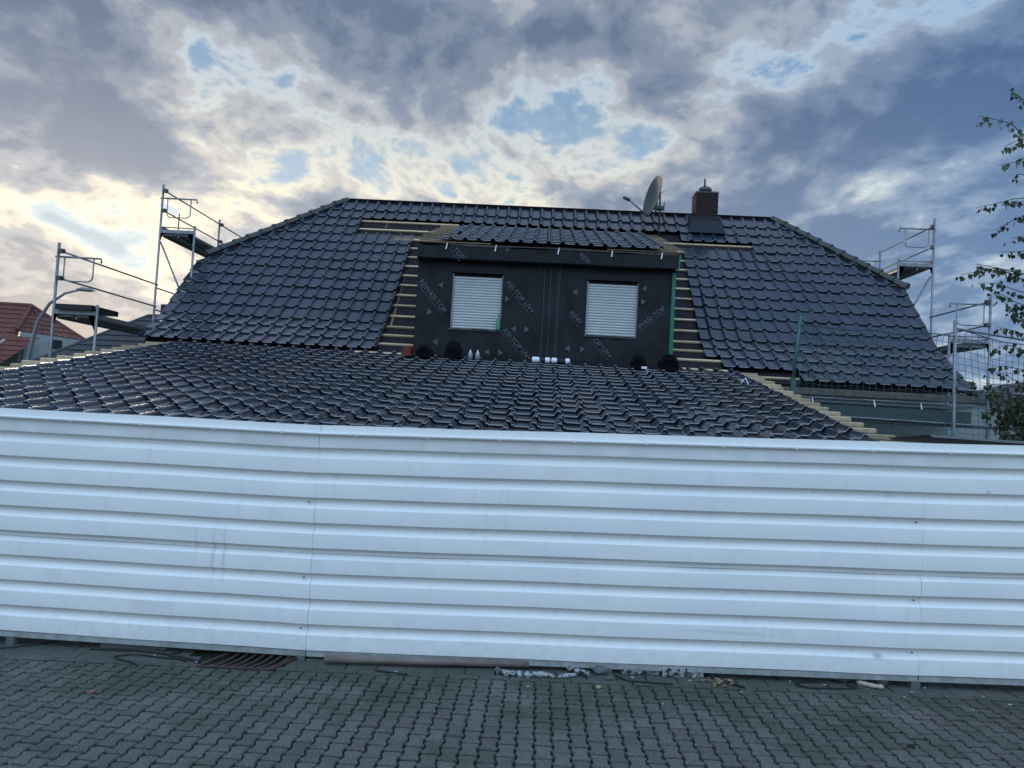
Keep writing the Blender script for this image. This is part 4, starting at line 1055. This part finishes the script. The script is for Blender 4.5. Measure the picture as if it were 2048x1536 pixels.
def leafmesh(seed):
    r = random.Random(seed); s = .041; b = MB()
    o = [(0, .10), (-.34, .18), (-.52, .42), (-.42, .66), (-.20, .95), (0, 1.28), (.20, .95), (.42, .66), (.52, .42), (.34, .18)]
    vs = [((x+r.uniform(-.05, .05))*s, (y+r.uniform(-.04, .04))*s, .35*abs(x)*s) for x, y in o]+[(0, .55*s, -.02*s)]
    return b.add(vs, [(i, (i+1) % 10, 10) for i in range(10)]).mesh('leaf', LEAFM)
lm = [leafmesh(i) for i in range(4)]; nl = 0; lstuff = MB()
def leaf(p, r):
    global nl
    d = Vector((r.gauss(0, .45), r.gauss(0, .3), -1)).normalized(); yaw_ = r.uniform(-1.2, 1.2) if r.random() < .75 else r.uniform(-3.1, 3.1)
    n_ = Vector((math.sin(yaw_), -math.cos(yaw_), r.gauss(0, .3))); n_ = (n_-d*n_.dot(d)).normalized(); x = d.cross(n_); s = r.uniform(.8, 1.35)
    mw = Matrix((x*s, d*s, n_*s)).transposed().to_4x4(); mw.translation = p
    if nl < 300: link('leaf', lm[r.randrange(4)], birch, mw); nl += 1
    else:
        me = lm[r.randrange(4)]; lstuff.add([mw @ v.co for v in me.vertices], [tuple(f.vertices) for f in me.polygons])
rl = random.Random(21)
def catmull(ps, n_):
    out_ = []
    for i in range(len(ps)-1):
        p0, p1, p2, p3 = ps[max(0, i-1)], ps[i], ps[i+1], ps[min(len(ps)-1, i+2)]
        for k in range(n_):
            t = k/n_; out_.append(.5*((2*p1)+(-p0+p2)*t+(2*p0-5*p1+4*p2-p3)*t*t+(-p0+3*p1-3*p2+p3)*t**3))
    return out_+[ps[-1]]
for ti, tw in enumerate(twigs):
    dd = DEP+rl.uniform(-.25, .45)
    pts = [at_px(x, y, dd+(.25 if i == 0 else 0)) for i, (x, y) in enumerate(tw)]
    if ti != 11: pts = [Vector((6.72, 8.35, pts[0].z-.25))]+pts
    cv = catmull(pts, 6); n_ = len(cv)
    MB().tube(cv, [.006*(1-.8*i/(n_-1))+.0010 for i in range(n_)], 5).build('twig', BARK, birch, True)
    dense = ti > 20; step = .026 if dense else .030; acc = 0
    for i in range(len(cv)-1, 0, -1):
        a, c_ = cv[i], cv[i-1]; L_ = (c_-a).length; t = 0
        while acc < L_:
            p = a.lerp(c_, acc/L_); 
            for q in range(3 if dense else rl.choice((1, 1, 1, 2))):
                leaf(p+Vector((rl.gauss(0, .03 if dense else .012), rl.gauss(0, .06), rl.gauss(-.012, .03 if dense else .014))), rl)
            acc += step*rl.uniform(.6, 1.5)
        acc -= L_
        if cpx(cv[i])[0] > .80: break
for i in range(700):        # the crown goes on outside the picture
    h = rl.uniform(1.6, 6.4); a = rl.uniform(0, 6.28); w_ = rl.uniform(.1, 1.15)*(1 if h < 5 else .6); p = Vector((7.15+w_*math.cos(a), 8.5+w_*math.sin(a), h))
    if cpx(p)[0] > .70: nl = 999; leaf(p, rl)
if lstuff.v: o = lstuff.build('leaves', LEAFM, birch); tag(o, kind='stuff')

# ------------------------------------------------------------------ odds and ends under the hoarding
def G(x, y, dz=0.): return (x, y, gz(x, y)+dz)
dr = thing('drain_grate', G(-2.2, 6.0), 'rusty iron gully grate with curved bars in the paving under the fence', 'drain')
MB().add([G(-2.56, 5.86, -.006), G(-1.98, 5.86, -.006), G(-1.90, 6.30, -.006), G(-2.44, 6.30, -.006)], [(0, 1, 2, 3)]).build('gully_pit', DARK, dr)
b = MB()
for (p, q) in (((-2.56, 5.86), (-1.98, 5.86)), ((-1.98, 5.86), (-1.86, 6.30)), ((-2.56, 5.86), (-2.44, 6.30))): b.bar(G(*p, .006), G(*q, .006), .028, .02)
b.build('grate_frame', IRON, dr)
for k in range(7):
    x = -2.47+k*.072; pts = [G(x+.0, 5.88, .004), G(x+.055, 5.93, .012), G(x+.085, 6.02, .013), G(x+.095, 6.12, .012), G(x+.10, 6.28, .006)]
    MB().tube(catmull([Vector(p) for p in pts], 3), .013, 5).build('grate_bar', IRON, dr, True)
t = MB().tube([G(-1.62, 6.08, .045), G(-.9, 6.13, .045), G(.02, 6.20, .045)], .030, 14); tag(t.build('pipe', PIPEM, smooth=True), 'long beige plastic pipe lying along the foot of the fence', 'pipe')
MB().tube([G(-1.622, 6.08, .045), G(-1.615, 6.08, .045)], .024, 12)
def cable(pts, lab, r=.0065):
    cv = catmull([Vector(G(x, y, z)) for x, y, z in pts], 8); tag(MB().tube(cv, r, 6).build('cable', CABLE, smooth=True), lab, 'cable')
cable([(-5.3, 6.2, .01), (-4.7, 6.08, .01), (-4.36, 6.05, .01), (-4.15, 6.16, .01), (-4.0, 6.3, .01)], 'thin black cable entering under the fence at the far left')
cable([(-3.6, 6.16, .01), (-3.25, 6.16, .012), (-2.95, 6.12, .01), (-2.62, 6.0, .01), (-2.5, 5.93, .01)], 'black cable running straight to the drain grate')
cable([(-3.0, 5.80, .01), (-3.08, 5.87, .01), (-3.22, 5.93, .012), (-3.30, 6.0, .01), (-3.16, 6.06, .012), (-2.90, 6.02, .012), (-2.72, 6.01, .01), (-2.55, 5.97, .01)], 'black cable loop bulging out left of the drain')
cable([(-2.95, 6.34, .01), (-2.86, 6.2, .012), (-2.90, 6.1, .014), (-2.78, 6.02, .012), (-2.7, 5.96, .01)], 'short kinked black cable coming from behind the fence near the drain')
cable([(-1.18, 5.98, .006), (-1.05, 5.94, .008), (-.92, 5.92, .006)], 'short black stick lying before the beige pipe', .007)
cable([(.72, 6.12, .01), (.80, 6.02, .01), (.95, 5.99, .012), (1.15, 5.98, .01)], 'black cable bow right of the middle fence foot')
cable([(1.42, 6.30, .02), (1.52, 6.15, .02), (1.62, 6.05, .015), (1.70, 5.98, .01)], 'black strap leaning out under the fence beside dry leaves', .011)
cable([(2.35, 6.22, .01), (2.20, 6.18, .012), (2.14, 6.12, .01), (2.22, 6.06, .01), (2.42, 6.06, .012), (2.60, 6.10, .01), (2.55, 6.16, .01)], 'flat black cable loop under the right half of the fence')
def lump(name, c, r3, mt, lab, cat, seed, flat=1.):
    rr = random.Random(seed); bm = bmesh.new(); bmesh.ops.create_icosphere(bm, subdivisions=2, radius=1)
    for v in bm.verts:
        k = 1+rr.uniform(-.22, .22); v.co = Vector((v.co.x*r3[0]*k, v.co.y*r3[1]*k, max(-.4, v.co.z)*r3[2]*k))
    me = bpy.data.meshes.new(name); bm.to_mesh(me); bm.free(); me.materials.append(mt)
    o = bpy.data.objects.new(name, me); COL.objects.link(o); o.location = c; tag(o, lab, cat); return o
def slabpiece(name, pts, h, mt, lab, cat, seed=1):
    rr = random.Random(seed); b = MB(); n_ = len(pts); b.add([G(x, y, .002) for x, y in pts]+[G(x, y, h*rr.uniform(.8, 1.15)) for x, y in pts], [tuple(range(n_, 2*n_))]+[(i, (i+1) % n_, (i+1) % n_+n_, i+n_) for i in range(n_)])
    return tag(b.build(name, mt), lab, cat)
def strip(name, path, w, h, mt, lab, cat, seed):
    rr = random.Random(seed); cv = catmull([Vector(G(x, y, h)) for x, y in path], 8)
    return tag(MB().tube(cv, [w*rr.uniform(.75, 1.15) for _ in cv], 7).build(name, mt), lab, cat)
strip('foam_strip', [(-.22, 6.10), (-.20, 6.04), (-.08, 6.01), (.05, 6.02), (.16, 6.05)], .024, .02, FOAM, 'curved white foam strip at the right end of the beige pipe', 'foam', 1)
strip('foam_strip', [(.14, 6.04), (.22, 6.02), (.32, 6.04), (.40, 6.09)], .018, .016, FOAM, 'dirty crumbling foam strip between the curved one and the slanting one', 'foam', 2)
strip('foam_strip', [(.34, 6.20), (.42, 6.12), (.50, 6.07)], .022, .03, FOAM, 'slanting white foam strip left of the middle fence foot', 'foam', 3)
slabpiece('foam_block', [(.78, 6.19), (1.08, 6.22), (1.06, 6.30), (.76, 6.28)], .055, FOAM, 'long dirty white foam block right of the middle fence foot', 'foam', 4)
slabpiece('foam_block', [(1.10, 6.17), (1.43, 6.20), (1.42, 6.30), (1.10, 6.28)], .065, FOAM, 'whitest foam block beside the pile of dry leaves', 'foam', 5)
slabpiece('concrete_block', [(-3.55, 6.22), (-3.0, 6.24), (-3.0, 6.40), (-3.55, 6.38)], .05, CONC, 'pale concrete block under the left part of the fence', 'block', 6)
lump('stone', G(.60, 6.18, .03), (.07, .05, .045), CONC, 'dark stone left of the middle fence foot', 'stone', 7)
lump('stone', G(.66, 6.03, .012), (.03, .02, .02), CONC, 'small grey stone in front of the middle fence foot', 'stone', 8)
lump('stone', G(2.55, 6.30, .04), (.10, .06, .075), CONC, 'large rounded dark stone under the right half of the fence', 'stone', 9)
lump('stone', G(2.86, 6.26, .03), (.05, .05, .06), CONC, 'dark stone just left of the right fence foot', 'stone', 10)
strip('wood_piece', [(2.66, 6.22), (2.74, 6.15), (2.82, 6.12)], .018, .02, M_('pale_wood', (.42, .38, .30), .7, .3), 'pale curved wood piece slanting under the fence', 'wood', 11)
bits = [(-3.02, 6.08), (-4.05, 5.60), (-2.62, 5.97), (-1.02, 5.97), (.02, 5.78), (1.65, 5.88), (1.30, 6.10), (1.00, 5.55), (2.38, 6.16), (3.18, 6.20), (3.02, 6.08), (3.55, 6.05), (3.66, 5.9), (3.92, 5.85), (2.12, 6.2), (.85, 6.11), (2.9, 5.95), (3.3, 5.75)]
where = ['beside the cable loop left of the drain', 'far left on the mossy paving', 'touching the left corner of the drain', 'in front of the beige pipe', 'below the curved foam strip', 'right of the dry leaf pile', 'before the whitest foam block', 'in the middle of the paving right of centre', 'inside the flat cable loop', 'right of the right fence foot', 'before the right fence foot', 'near the right edge close to the fence', 'near the right edge, second from the fence', 'nearest the right edge among the crumbs', 'left of the flat cable loop', 'before the long dirty foam block', 'between the cable loop and the right edge', 'on the reddish pavers at the right']
for i, ((x, y), wh) in enumerate(zip(bits, where)):
    lump('crumb', G(x, y, .005), (.008+.008*rl.random(), .007, .006), CARTON if i % 3 else M_('grey_crumb%d' % i, (.35, .36, .33), .8, .2), 'small pale crumb of debris '+wh, 'debris', 40+i)
def fallen(x, y, mt, lab, s=1., seed=0):
    rr = random.Random(seed); b = MB(); a = rr.uniform(0, 6.28); ca, sa_ = math.cos(a), math.sin(a)
    o = [(-.5, 0), (-.2, .28), (.2, .30), (.6, 0), (.2, -.28), (-.2, -.26)]
    vs = [G(x+(px_*ca-py_*sa_)*.05*s, y+(px_*sa_+py_*ca)*.05*s, .006+.012*abs(py_)+.004*rr.random()) for px_, py_ in o]+[G(x, y, .004)]
    tag(b.add(vs, [(i, (i+1) % 6, 6) for i in range(6)]).build('fallen_leaf', mt), lab, 'leaf')
fallen(-3.02+.0, 5.22, LEAFR, 'single reddish leaf lying on the pavers at the left', 1.5, 3)
fallen(.56, 5.84, LEAFL, 'pale dry leaf on the pavers below the middle fence foot', 1.5, 4)
rlf = thing('leaf_pile', G(1.50, 6.05), 'little heap of dry brown leaves beside the white foam block', 'leaves')
b = MB()
for i in range(70):
    x, y = 1.52+rl.gauss(0, .07), 6.07+rl.gauss(0, .05); z = rl.uniform(.003, .03); a = rl.uniform(0, 6.28); s = rl.uniform(.012, .026)
    d = Vector((math.cos(a), math.sin(a), rl.uniform(-.4, .4)))*s; e = Vector((-math.sin(a), math.cos(a), rl.uniform(-.4, .4)))*s*.5; p = Vector(G(x, y, z)); b.add([p-d, p+e, p+d, p-e], [(0, 1, 2, 3)], rl.random())
o = b.build('dry_leaves', M_('dry_brown', (.16, .10, .06), .8, .2, col2=(.28, .22, .14), nscale=40, namt=.2), rlf); tag(o, kind='stuff')
b = MB()                          # loose grit, moss tufts and straws along the joint of fence and paving
for i in range(900):
    x = rl.uniform(-4.8, 5.0); y = YE(x)+rl.uniform(-.25, .55) if rl.random() < .7 else rl.uniform(4.3, 5.9); s = rl.uniform(.0015, .005); p = Vector(G(x, y, .003))
    d = Vector((rl.uniform(-1, 1), rl.uniform(-1, 1), 0)).normalized()*s; e = Vector((-d.y, d.x, 0))*rl.uniform(.3, 1); b.add([p-d, p+e, p+d, p-e, p+Vector((0, 0, s))], [(0, 1, 4), (1, 2, 4), (2, 3, 4), (3, 0, 4)])
tag(b.build('grit', M_('grit', (.30, .31, .29), .9, .2, col2=(.12, .12, .11), nscale=30, namt=.2)), 'loose pale grit scattered over the paving', 'grit', kind='stuff')
b = MB()
for i in range(2600):
    x = rl.uniform(-5, 5.2); y = YE(x)+rl.choice((rl.uniform(-.6, .06), rl.gauss(.5, .06)))
    s = rl.uniform(.004, .014); p = Vector(G(x, y, -.003)); a = rl.uniform(0, 6.28); d = Vector((math.cos(a)*s*.5, math.sin(a)*s*.5, 0)); tp = p+Vector((rl.gauss(0, s*.5), rl.gauss(0, s*.5), s*1.4)); b.add([p-d, p+d, tp], [(0, 1, 2)])
tag(b.build('moss_tufts', M_('moss', (.035, .06, .02), .9, .1, col2=(.06, .085, .03), nscale=9, namt=.2)), 'short green moss and weeds in the paving joints', 'moss', kind='stuff')
rg_ = thing('rubber_ring', G(2.55, 4.95), 'small black rubber ring lying on the pavers at the right', 'ring')
cv = [Vector(G(2.49+.022*math.cos(t*math.pi/6), 5.0+.022*math.sin(t*math.pi/6), .008)) for t in range(13)]; MB().tube(cv, .006, 6, False).build('ring', CABLE, rg_, True)
